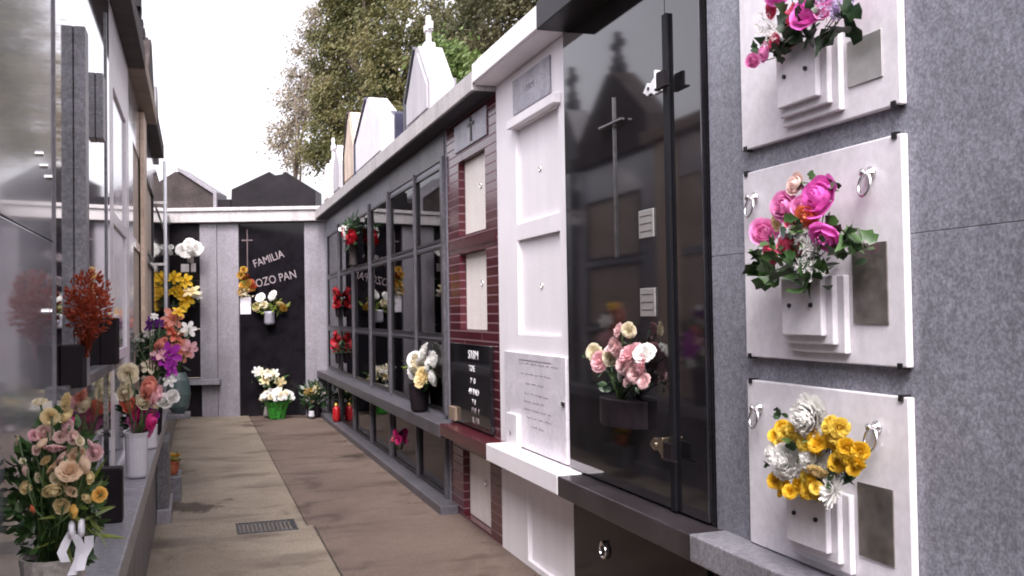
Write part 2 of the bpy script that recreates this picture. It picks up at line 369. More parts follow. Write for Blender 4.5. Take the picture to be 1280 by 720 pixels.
# --- far granite block with glass fronted niches
t = thing('niche_block', 'long grey granite niche block with dark glass doors, far end of the right row', 'tomb block', (XR, 11, 0))
bays = [(7.37,8.27),(8.33,9.43),(9.62,10.58),(10.72,11.78),(11.95,13.0),(13.22,14.3)]
rows = [(.72,1.285),(1.315,2.03),(2.06,2.66)]
ops = [(a, b, c, d) for a, b in bays for c, d in rows] + [(a, b, .07, .56) for a, b in bays]
wall_with_openings('body', t, GRAN, 7.19, 14.9, -.02, 2.925, ops)
for a, b, c, d in ops:
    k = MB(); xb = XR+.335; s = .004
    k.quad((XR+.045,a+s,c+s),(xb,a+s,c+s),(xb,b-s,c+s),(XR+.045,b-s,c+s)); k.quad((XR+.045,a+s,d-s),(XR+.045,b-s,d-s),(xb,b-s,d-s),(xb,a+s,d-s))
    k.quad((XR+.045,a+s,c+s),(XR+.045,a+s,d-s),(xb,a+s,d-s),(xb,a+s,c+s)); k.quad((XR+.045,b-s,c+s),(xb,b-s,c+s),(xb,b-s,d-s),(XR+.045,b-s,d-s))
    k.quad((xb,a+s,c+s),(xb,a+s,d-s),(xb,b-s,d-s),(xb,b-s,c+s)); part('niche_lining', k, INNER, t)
    k = MB(); w = .022
    for q in ((a,a+w,c,d),(b-w,b,c,d),(a+w,b-w,c,c+w),(a+w,b-w,d-w,d)): k.box(XR-.012, XR+.02, *q)
    fr = part('door_frame', k, DARKMET, t)
    k = MB(); k.box(XR+.002, XR+.008, a+w, b-w, c+w, d-w); part('glass_pane', k, GLASS, fr)
for y in (8.30, 9.525, 10.65, 11.865, 13.11, 7.275):
    k = MB(); hw = .020 if y == 8.30 else .032
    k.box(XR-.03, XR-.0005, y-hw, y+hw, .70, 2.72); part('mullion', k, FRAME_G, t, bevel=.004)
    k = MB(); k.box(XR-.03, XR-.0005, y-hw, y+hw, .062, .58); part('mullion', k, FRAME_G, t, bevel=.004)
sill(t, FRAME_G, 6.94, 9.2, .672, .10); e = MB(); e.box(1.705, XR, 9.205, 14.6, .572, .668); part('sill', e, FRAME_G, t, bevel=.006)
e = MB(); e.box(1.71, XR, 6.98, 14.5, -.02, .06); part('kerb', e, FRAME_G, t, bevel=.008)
e = MB(); e.box(XR-.012, XR-.001, 7.25, 9.5, 2.70, 2.90); part('lintel_panel', e, GRAN_D, t, bevel=.003)
eave(t, CORN, 7.19, 14.55)

# --- oxblood tiled column
t = thing('niche_column', 'narrow tomb column clad in dark red tiles with cream niche panels', 'tomb', (XR, 6.54, 0))
ops = [(6.17,6.86,2.06,2.61),(6.17,6.86,1.37,1.93),(6.15,6.84,.02,.50)]
wall_with_openings('body', t, TILE, 5.905, 7.185, -.02, 2.925, ops, depth=.09)
for a, b, c, d in ops:
    k = MB(); k.box(XR+.05, XR+.0895, a+.002, b-.002, c+.002, d-.002); pn = part('niche_panel', k, CREAM, t, bevel=.004)
    k = MB(); k.torus((XR+.046, (a+b)/2-.08, (c+d)/2+.05), .018, .004); k.box(XR+.042, XR+.05, (a+b)/2-.085, (a+b)/2-.075, (c+d)/2+.062, (c+d)/2+.075); part('pull_ring', k, STEEL, pn)
for z in (1.965,):
    k = MB(); k.box(XR-.006, XR-.0005, 5.93, 7.17, z, z+.06); part('course_strip', k, OXB, t)
k = MB(); k.box(XR-.012, XR-.0005, 6.10, 6.92, 2.68, 2.88); pl = part('name_plaque', k, PLAQ_G, t, bevel=.004)
k = MB(); k.box(XR-.02, XR-.0125, 6.44, 6.47, 2.70, 2.87); k.box(XR-.02, XR-.0125, 6.38, 6.53, 2.81, 2.83); part('cross', k, DARKMET, pl)
k = MB(); k.box(XR-.03, XR-.0005, 6.02, 7.06, .70, 1.275); pl = part('inscription_slab', k, BLACK, t, bevel=.004)
for s, yy, zz, sz, m, sx in (('S18M', 6.42, 1.20, .085, LETTER_W, 1.35), ('TDE', 6.46, 1.105, .06, LETTER_W, 1.4), ('7  8', 6.44, 1.02, .055, LETTER_W, 1.5),
                          ('49 IND', 6.42, .945, .06, LETTER_W, 1.4), ("Y  J", 6.42, .88, .04, LETTER_W, 1.4), ('PN  1', 6.38, .815, .06, LETTER, 1.4), ('R  FB', 6.38, .75, .055, LETTER, 1.4)):
    text_part('lettering', s, sz, m, pl, MTXT_R(yy, zz, .031), .0015, sx)
k = MB(); k.box(XR-.055, XR-.031, 6.86, 7.03, .702, .80); part('photo_frame', k, TAN, t, bevel=.003)
sill(t, OXB, 5.745, 6.935, .68, .085)
eave(t, CORN, 5.905, 7.185)

# --- white painted column
t = thing('niche_column', 'white painted tomb column with three recessed niches and a white sill', 'tomb', (XR, 5.28, 0))
ops = [(4.79,5.51,2.025,2.605),(4.79,5.51,1.36,1.93),(4.76,5.40,.03,.46)]
wall_with_openings('body', t, WHITE, 4.655, 5.90, -.02, 2.955, ops, depth=.045)
for a, b, c, d in ops:
    k = MB(); k.box(XR+.026, XR+.044, a+.002, b-.002, c+.002, d-.002); pn = part('niche_panel', k, WHITE, t, bevel=.003)
    if c > 1: 
        k = MB(); k.torus((XR+.022, (a+b)/2, (c+d)/2), .014, .0035); part('pull_ring', k, STEEL, pn)
k = MB(); k.box(XR-.045, XR-.0005, 4.74, 5.545, 2.607, 2.66); part('shelf', k, WHITE, t, bevel=.004)
k = MB(); k.box(XR-.012, XR-.0005, 4.88, 5.52, 2.69, 2.90); pl = part('name_plaque', k, PLAQ_G, t, bevel=.003)
text_part('lettering', 'FAM', .055, GRAN_B, pl, MTXT_R(5.2, 2.80, .013), .001, 1.3)
k = MB(); k.box(XR-.022, XR-.0005, 4.69, 5.74, .695, 1.255); pl = part('inscription_slab', k, MARBLE_G, t, bevel=.004)
def scribble(mb, yc, z, w, x, h=.011):
    """a hand-cut line of writing: short connected strokes"""
    y = yc + w/2; z0 = z
    while y > yc - w/2:
        n = random.randint(3, 7); pts = []
        for q in range(n*2+1):
            pts.append((x, y, z0 + random.uniform(-.2, .25)*h + (h*.5 if q % 2 else -h*.5)*random.uniform(.3, 1.1))); y -= random.uniform(.006, .011)
        mb.tube(pts, .0016, 4); y -= random.uniform(.012, .02)
k = MB()
for z, w, yc in ((1.195,.56,5.17),(1.135,.52,5.15),(1.08,.30,5.17),(1.02,.36,5.17),(.975,.34,5.19),(.93,.40,5.16),(.885,.34,5.15),(.835,.12,5.17)): scribble(k, yc, z, w, XR-.0225)
k.box(XR-.0235, XR-.0222, 4.90, 5.45, 1.212, 1.216)
part('inscription', k, INK, pl)
k = MB(); k.box(XR-.03, XR-.0225, 4.70, 4.74, 1.0, 1.02); part('clip', k, STEEL, pl)
k = MB(); k.box(XR-.055, XR-.023, 5.42, 5.62, .683, .885); mn = part('small_plaque', k, MARBLE, t, bevel=.003)
k = MB(); k.tube([(XR-.056,5.53,.77),(XR-.060,5.53,.77)], .014, 10); part('emblem', k, INK, mn)
sill(t, WHITE, 4.50, 5.74, .684, .105)
eave(t, WHITE, 4.60, 5.90, 2.968, 3.09, cap=WHITE)

# --- black polished tomb door
t = thing('tomb_front', 'tall polished black granite tomb front with a dark handle bar and slim cross', 'tomb', (XR, 3.93, 0))
k = MB(); k.box(XR, 2.75, 3.225, 4.65, .58, 3.60); part('body', k, BLACK, t)
k = MB(); k.box(XR-.022, XR-.0005, 3.515, 4.645, .69, 3.40); part('door_panel', k, BLACK, t, bevel=.002)
k = MB(); k.box(XR-.022, XR-.0005, 3.23, 3.505, .69, 3.40); part('side_panel', k, BLACK, t, bevel=.002)
k = MB(); k.box(XR-.038, XR-.0225, 3.465, 3.505, .69, 2.70); part('handle_bar', k, BAR, t, bevel=.003)
for z, m, lab in ((2.43, HINGE_W, 'chrome hinge plate with a bright white sheen'), (.935, BRASS, 'tarnished brass hinge plate')):
    k = MB()
    k.prism([(3.525, z-.035), (3.60, z-.035), (3.63, z-.02), (3.66, z-.028), (3.70, z-.005), (3.66, z+.028), (3.63, z+.02), (3.60, z+.035), (3.525, z+.035)], 'x', XR-.031, XR-.0225)
    k.box(XR-.068, XR-.0225, 3.508, 3.522, z-.04, z+.045)
    h = part('hinge', k, m, t, bevel=.002, label=lab)
    k = MB(); k.box(XR-.075, XR-.0555, 3.40, 3.507, z-.042, z-.034); k.box(XR-.07, XR-.056, 3.43, 3.50, z-.034, z+.03); part('hinge_bracket', k, POT_D, h, bevel=.002)
    k = MB()
    for yy in (3.575, 3.645):
        k = MB(); k.tube([(XR-.0312,yy,z),(XR-.036,yy,z)], .008, 10); part('screw', k, DARKMET if z > 2 else STEEL, h)
k = MB(); k.box(XR-.030, XR-.0225, 4.014, 4.022, 1.74, 2.475); k.box(XR-.050, XR-.0305, 3.89, 4.14, 2.348, 2.357); part('cross', k, mat('cross_steel', (.30,.29,.29), .3, .2, 30, metallic=1), t)
for z in (1.865, 1.53):
    k = MB(); k.box(XR-.029, XR-.0225, 3.63, 3.77, z-.06, z+.06); pl = part('small_plaque', k, SILVERP, t, bevel=.002)
    k = MB()
    for q in range(3): k.box(XR-.0302, XR-.0292, 3.645, 3.755, z-.034+q*.033, z-.031+q*.033)
    part('engraved_lines', k, DARKMET, pl)
k = MB(); pts = [(XR-.0225-.10*math.sin(a), 3.93+.21*math.cos(a)) for a in [math.pi*q/12 for q in range(13)]]
k.prism(pts, 'z', .985, 1.105); part('vase_holder', k, POT_D, t, bevel=.004)
sill(t, SILL_B, 3.145, 4.497, .678, .10)
k = MB(); k.box(XR, 2.6, 3.225, 4.65, -.02, .575); part('lower_body', k, BLACK_D, t)
k = MB(); k.box(XR-.018, XR-.0005, 3.26, 4.62, .02, .56); lp = part('lower_panel', k, BLACK_D, t, bevel=.003)
for yy in (4.22, 3.55):
    k = MB(); k.torus((XR-.03, yy, .36), .034, .006); k.tube([(XR-.018,yy,.395),(XR-.038,yy,.395)], .012, 10); part('pull_ring', k, CHROME, lp)
k = MB(); k.box(1.665, 2.75, 3.2, 4.60, 2.94, 3.08); part('eave', k, BLACK_R, t, bevel=.005)

# --- near granite wall
t = thing('niche_wall', 'near grey speckled granite wall that carries the white marble slabs', 'tomb', (XR, 1.2, 0))
k = MB(); k.box(XR, 2.75, -9.0, 3.205, 1.6955, 3.7); part('body', k, GRAN, t, bevel=.0012)
k = MB(); k.box(XR, 2.75, -9.0, 3.205, .58, 1.694); part('body', k, GRAN, t, bevel=.0012)
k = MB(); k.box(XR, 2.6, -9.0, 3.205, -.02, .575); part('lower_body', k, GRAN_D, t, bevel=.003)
sill(t, GRAN_SAW, -2.0, 3.14, .682, .10, 1.695)

def slab(zb, zt, label, plq):
    t = thing('niche_slab', label, 'marble slab', (XR, 2.54, zb), 'white marble niche slabs')
    k = MB(); k.box(XR-.024, XR-.0005, 2.14, 2.94, zb, zt); part('panel', k, MARBLE, t, bevel=.004)
    h = None
    for i, (d0, d1, yr, yl, z0) in enumerate(((.0245,.045,2.372,2.665,zb+.03),(.0455,.065,2.400,2.650,zb+.056),(.0655,.085,2.428,2.632,zb+.082))):
        k = MB(); k.box(XR-d1, XR-d0, yr, yl, z0, zb+.262); o = part('holder_tier', k, MARBLE, t, bevel=.004)
    for yy in (2.475, 2.585):
        k = MB(); k.tube([(XR-.0855,yy,zb+.175),(XR-.092,yy,zb+.175)], .007, 10); part('screw', k, DARKMET, o)
    k = MB(); k.box(XR-.029, XR-.0245, 2.205, 2.355, zb+plq[0], zb+plq[1]); part('photo_plaque', k, SILVERP if zb > 2 else PHOTO, t, bevel=.0015)  # lower plaques take the darker metal with the painted reflection
    for yy in (2.862, 2.265):
        if zt - zb > .5 and zt < 2.5:
            zz = zt-.115
            k = MB(); k.lathe([(.020,0),(.020,.006),(.012,.012),(.009,.03),(.012,.034),(.004,.037)], (0,0,0), 14)
            k.bm.transform(Matrix.Translation((XR-.0245, yy, zz+.022)) @ Matrix.Rotation(-math.pi/2, 4, 'Y')); r = part('ring_mount', k, CHROME, t, smooth=True)
            k = MB(); k.torus((0,0,0), .032, .0055, 'x', 22, 8, .78); k.bm.transform(Matrix.Translation((XR-.049, yy, zz-.012)) @ Matrix.Rotation(.18, 4, 'Y')); part('ring', k, CHROME, r, smooth=True)
    for yy in (2.165, 2.915):
        for zz, q in ((zt, 1), (zb, -1)):
            if zz == zb and zb < .7: continue
            k = MB(); k.box(XR-.029, XR-.0005, yy-.009, yy+.009, zz+q*.0006, zz+q*.006); k.box(XR-.029, XR-.0245, yy-.009, yy+.009, zz-q*.012, zz+q*.0006); part('corner_clip', k, DARKMET, t)
slab(2.05, 2.69, 'white marble niche slab at the top, under the cropped pink bouquet', (.09, .225))
slab(1.33, 1.97, 'white marble niche slab in the middle, behind pink peonies and broad leaves', (.118, .35))
slab(.685, 1.25, 'white marble niche slab lowest of the three, behind yellow and white flowers', (.092, .305))

# --- roof ornaments of the right row
def pediment(label, yc, half, zc, za, m, trim, xf=1.72, th=.20, zb=3.05, cross=None, trim_w=.05):
    t = thing('roof_pediment', label, 'roof gable', (xf+th/2, yc, zb), 'gables on the roof of the right row')
    k = MB(); k.prism([(yc-half,zb),(yc+half,zb),(yc+half,zc),(yc+.06,za),(yc-.06,za),(yc-half,zc)], 'x', xf, xf+th); part('body', k, m, t, bevel=.006)
    k = MB(); k.prism([(yc-half+.05,zc-.02),(yc-.05,za-.06),(yc+.05,za-.06),(yc+half-.05,zc-.02),(yc+half-.05,zb+.04),(yc-half+.05,zb+.04)], 'x', xf-.012, xf-.0005); part('front_panel', k, m, t, bevel=.003)
    if trim:
        k = MB(); w = trim_w
        k.prism([(yc+half+.002,zb),(yc+half+w,zb),(yc+half+w,zc+.02),(yc+.07,za+.03),(yc+.062,za+.002),(yc+half+.002,zc+.002)], 'x', xf-.02, xf+th+.02)
        part('trim', k, trim, t, bevel=.004)
    if trim and cross is None:
        k = MB(); w = trim_w
        k.prism([(yc-half-.002,zb),(yc-half-w,zb),(yc-half-w,zc+.02),(yc-half*.8,zc+.02+(za-zc)*.2),(yc-half*.8,zc+(za-zc)*.2+.002),(yc-half-.002,zc+.002)], 'x', xf+th*.6, xf+th+.03)
        part('trim', k, trim, t)
    if cross:
        h = cross - za; x = xf+th/2
        k = MB(); k.box(x-.045, x+.045, yc-.05, yc+.05, za, za+h*.16); k.box(x-.02, x+.02, yc-.022, yc+.022, za+h*.16, cross)
        k.box(x-.018, x+.018, yc-.06, yc+.06, za+h*.60, za+h*.72)
        for a, b in ((yc-.07,za+h*.66),(yc+.07,za+h*.66)): k.box(x-.022, x+.022, a-.012, a+.012, b-.03, b+.03)
        k.box(x-.03, x+.03, yc-.04, yc+.04, za+h*.52, za+h*.58); part('cross', k, MARBLE, t, bevel=.006)
pediment('tall white roof gable with a pale stone cross on its peak', 7.62, .43, 3.29, 3.66, ROOFW, SLATE, cross=3.93)
pediment('white roof gable with dark blue edging and a mottled front', 10.0, .80, 3.42, 3.76, MARBLE_G, NAVY)
pediment('peach coloured roof gable with a dark edge, behind the blue edged one', 11.25, .40, 3.42, 3.86, PEACH, BROWN_S)
pediment('slim white roof gable farther along than the peach one', 12.35, .34, 3.42, 3.66, ROOFW, None, cross=None)
pediment('pale roof gable farthest along the right row, in front of the trees', 13.4, .28, 3.40, 3.58, CREAM, None, cross=3.95)
t = thing('roof_block', 'plain pale grey roof block between the white gables', 'roof block', (2.1, 9.0, 3.05))
k = MB(); k.box(1.98, 2.25, 8.35, 8.95, 3.082, 3.62); part('body', k, GRAN_B, t, bevel=.01)

# ================================================================== END WALL
t = thing('end_tomb', 'pale grey granite tomb front closing the alley with a tall black door', 'tomb', BK(-3.6, 0, 0))
k = MB()
k.box(-4.42,-4.10,-.8,0,-.02,2.90); k.box(-3.11,-2.55,-.8,0,-.02,2.90); part('body', k, GRAN_B, t, MBK, bevel=.004)
k = MB(); k.box(-4.10,-3.11,-.8,-.045,-.02,2.90); dp = part('door_panel', k, BLACK_D, t, MBK)
text_part('lettering', 'FAMILIA', .165, LETTER, dp, MTXT_B(-3.66, 2.345, -.043, R_(19)), .003, .82)
text_part('lettering', 'POZO PAN', .175, LETTER, dp, MTXT_B(-3.585, 2.035, -.043, R_(13)), .003, .80)
k = MB(); k.box(-3.983,-3.970,-.044,-.034,2.12,2.80); k.box(-4.06,-3.895,-.033,-.027,2.625,2.643); part('cross', k, mat('letter_bronze', (.16,.12,.12), .5, .1, 60, metallic=.5), dp, MBK)
k = MB(); k.box(-4.09,-3.93,-.044,-.03,1.52,1.78); part('small_plaque', k, MARBLE_G, t, MBK, bevel=.004)
k = MB(); k.box(-5.17,-2.55,-.9,.10,2.902,3.063); k.box(-5.17,-2.55,-.9,.13,3.065,3.12); part('cornice', k, CORN, t, MBK, bevel=.008)

t = thing('end_niche_column', 'dark niche front in the left corner of the end wall with a grey ledge', 'tomb', BK(-4.8, 0, 0))
k = MB(); k.box(-4.68,-4.424,-.8,.012,.56,2.898); k.box(-4.66,-4.424,-.8,.010,-.02,.47); k.box(-5.6,-5.15,-.8,.01,-.02,2.898); part('body', k, GRAN_B, t, MBK, bevel=.004)
for z0, z1 in ((.585,1.30),(1.32,2.04),(2.06,2.898),(-.02,.47)):
    k = MB(); k.box(-5.148,-4.682 if z0 > 0 else -4.662,-.8,-.03,z0,z1-.004); part('niche_panel', k, BLACK_R, t, MBK, bevel=.003)
k = MB(); k.box(-5.15,-4.37,-.3,.12,.48,.56); part('sill', k, GRAN_SAW, t, MBK, bevel=.005)
k = MB(); k.box(-4.97,-4.85,-.029,-.015,2.17,2.29); k.box(-4.82,-4.75,-.029,-.015,2.17,2.30); part('small_plaque', k, MARBLE, t, MBK)

def gable_b(label, pts, m, r0, trim=None):
    t = thing('end_pediment', label, 'roof gable', BK(r0, -.3, 3.12), 'dark gables on the end wall')
    k = MB(); k.prism(pts, 'y', -.45, 0.02); part('body', k, m, t, MBK, bevel=.006)
    if trim:
        k = MB(); k.prism(trim, 'y', -.47, .06); part('trim', k, GRAN_B, t, MBK, bevel=.004)
gable_b('wide dark granite gable with a notched peak above the black door', [(-4.20,3.12),(-2.93,3.12),(-2.93,3.37),(-3.38,3.66),(-3.42,3.62),(-3.56,3.60),(-3.62,3.66),(-4.19,3.40)], BLACK_R, -3.6)
gable_b('dark granite gable with a pale edge at the left end of the end wall', [(-5.6,3.12),(-4.46,3.12),(-4.46,3.33),(-4.98,3.68),(-5.04,3.68),(-5.58,3.35)], BROWN_S, -5.0, [(-4.455,3.12),(-4.405,3.12),(-4.405,3.36),(-4.97,3.735),(-5.0,3.70),(-4.455,3.335)])
t = thing('roof_block', 'low dark stone block between the two end wall gables', 'roof block', BK(-4.3, -.3, 3.12))
k = MB(); k.box(-4.40,-4.21,-.4,0,3.122,3.255); part('body', k, BLACK_R, t, MBK, bevel=.005)

# ================================================================== LEFT ROW
def left_tomb(label, y0, y1, m, rows_, em, ez=(3.032,3.15), name='niche_column', low=GRAN_D, sillm=GRAN_SAW, lowm=None, inset=.10, panel=None, ex=-.29, frame=None):
    t = thing(name, label, 'tomb', (XL, (y0+y1)/2, 0))
    ops = [(y0+inset, y1-inset, a, b) for a, b in rows_]
    wall_with_openings('body', t, m, y0, y1, .585, 3.03, ops, x_front=XL, depth=.05, back=.9)
    k = MB(); k.box(-.29, -1.2, y0, y1, -.02, .58); part('lower_body', k, low, t, bevel=.004)
    for a, b in rows_:
        k = MB(); k.box(XL-.049, XL-.012, y0+inset+.002, y1-inset-.002, a+.002, b-.002); part('niche_panel', k, panel or GLOSS_D, t, bevel=.003)
        if frame:
            k = MB(); w = .02; q0, q1 = y0+inset, y1-inset
            for q in ((q0,q0+w,a,b),(q1-w,q1,a,b),(q0+w,q1-w,a,a+w),(q0+w,q1-w,b-w,b)): k.box(XL-.011, XL+.012, *q)
            part('door_frame', k, frame, t)
    k = MB(); k.box(-.24, -1.2, y0-.0, y1-.004, .59, .69); part('sill', k, sillm, t, bevel=.007)
    if em:
        k = MB(); k.box(ex, -1.3, y0, y1-.003, *ez); part('eave', k, em, t, bevel=.006)
    return t
R3 = ((.72,1.28),(1.33,1.97),(2.03,2.66))
t = thing('polished_tomb', 'near polished grey granite tomb front at the left edge', 'tomb', (XL, 1.0, 0))
k = MB(); k.box(XL, -1.2, -9.0, 3.03, 1.722, 3.4); part('body', k, POL_G, t, bevel=.002)
k = MB(); k.box(XL, -1.2, -9.0, 3.03, .70, 1.718); part('body', k, POL_G, t, bevel=.002)
k = MB(); k.box(XL-.002, XL+.005, 3.034, 3.050, .70, 2.98); part('edge_strip', k, GRAN_B, t)
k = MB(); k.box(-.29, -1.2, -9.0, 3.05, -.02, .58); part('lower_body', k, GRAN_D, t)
k = MB(); k.box(-.24, -1.2, -9.0, 3.03, .59, .69); part('sill', k, GRAN_SAW, t, bevel=.007)
for yy, zz in ((2.78,1.935),(2.86,1.915),(2.94,1.895),(2.88,1.52),(2.93,1.52)):
    k = MB(); k.tube([(XL+.0005,yy,zz),(XL+.01,yy,zz)], .008, 10); part('stud', k, CHROME, t)
k = MB(); k.box(-.28, -1.3, -9.0, 3.03, 3.032, 3.16); part('eave', k, GRAN_D, t, bevel=.006)

t = left_tomb('dark glassy tomb front with tall grey handle posts, left row', 3.055, 4.93, GLOSS_D, ((.72,1.25),), BROWN_S, (3.032,3.16), 'tomb_front', panel=GLOSS_D)
for y0, y1, z0, z1, d in ((3.52,3.62,1.27,2.49,.038),(4.26,4.38,2.24,2.51,.03)):
    k = MB(); k.box(XL+.0005, XL+d, y0, y1, z0, z1); part('handle_post', k, GRAN_SAW, t, bevel=.003)
k = MB(); k.box(XL+.0005, XL+.03, 3.07, 4.92, 1.262, 1.30); part('ledge_strip', k, GRAN_D, t, bevel=.003)
k = MB(); k.box(XL+.0005, XL+.006, 4.72, 4.76, 1.32, 2.9); part('mullion', k, GRAN_SAW, t)
left_tomb('white marble tomb column on the left row beside the dark glassy front', 4.94, 6.30, MARBLE, ((1.33,1.97),(2.03,2.66),(.72,1.28)), BROWN_S, (3.032,3.15), panel=POL_G, frame=None, inset=.22)
t = left_tomb('grey tomb column with a peach stone pilaster on the left row', 6.31, 8.12, POL_G, R3, TAN, (3.032,3.14), panel=BEIGE, inset=.42)
k = MB(); k.box(XL+.0005, XL+.03, 7.55, 7.95, .70, 3.02); part('pilaster', k, PEACH, t, bevel=.004)
t = left_tomb('grey granite tomb column with beige niche panels before the downpipe, left row', 8.13, 9.85, POL_G, R3, BROWN_S, (3.032,3.16), panel=BEIGE, inset=.2, frame=DARKMET)
left_tomb('dark glass fronted tomb between the downpipe and the end wall, left row', 9.86, 15.2, GLOSS_D, R3, None, panel=BLACK, inset=.3)
t = thing('downpipe', 'slim pale grey downpipe running down the left row from the eave end', 'downpipe', (-.285, 9.93, .69))
k = MB(); k.tube([(-.285,9.93,.70),(-.285,9.93,2.0),(-.285,9.93,3.02)], .017, 12); part('pipe', k, ZINC, t, smooth=True)
k = MB()
for z in (1.1, 2.0, 2.6): k.box(-.388,-.264,9.915,9.945,z,z+.025)
part('bracket', k, STEEL, t)

def left_gable(label, yc, half, zc, za, ztop, m, cm):
    t = thing('roof_pediment', label, 'roof gable', (-.52, yc, 3.09), 'cross topped gables on the left roof')
    k = MB(); k.prism([(yc-half,3.085),(yc+half,3.085),(yc+half,zc),(yc+.08,za),(yc-.08,za),(yc-half,zc)], 'x', -.62, -.36); part('body', k, m, t, bevel=.006)
    h = ztop - za; x = -.47
    k = MB(); k.box(x-.06, x+.06, yc-.10, yc+.10, za, za+h*.22); k.box(x-.045, x+.045, yc-.06, yc+.06, za+h*.22, za+h*.42)
    k.box(x-.03, x+.03, yc-.035, yc+.035, za+h*.42, ztop); k.box(x-.028, x+.028, yc-.13, yc+.13, za+h*.62, za+h*.78); part('cross', k, cm, t, bevel=.006)
left_gable('dark roof gable with a tall cross over the peach pilaster, left roof', 8.95, .85, 3.35, 3.92, 4.35, BROWN_S, BLACK_R)
left_gable('narrow dark roof gable with a cross before the end wall, left roof', 10.22, .40, 3.35, 3.80, 4.30, GRAN_D, BLACK_R)
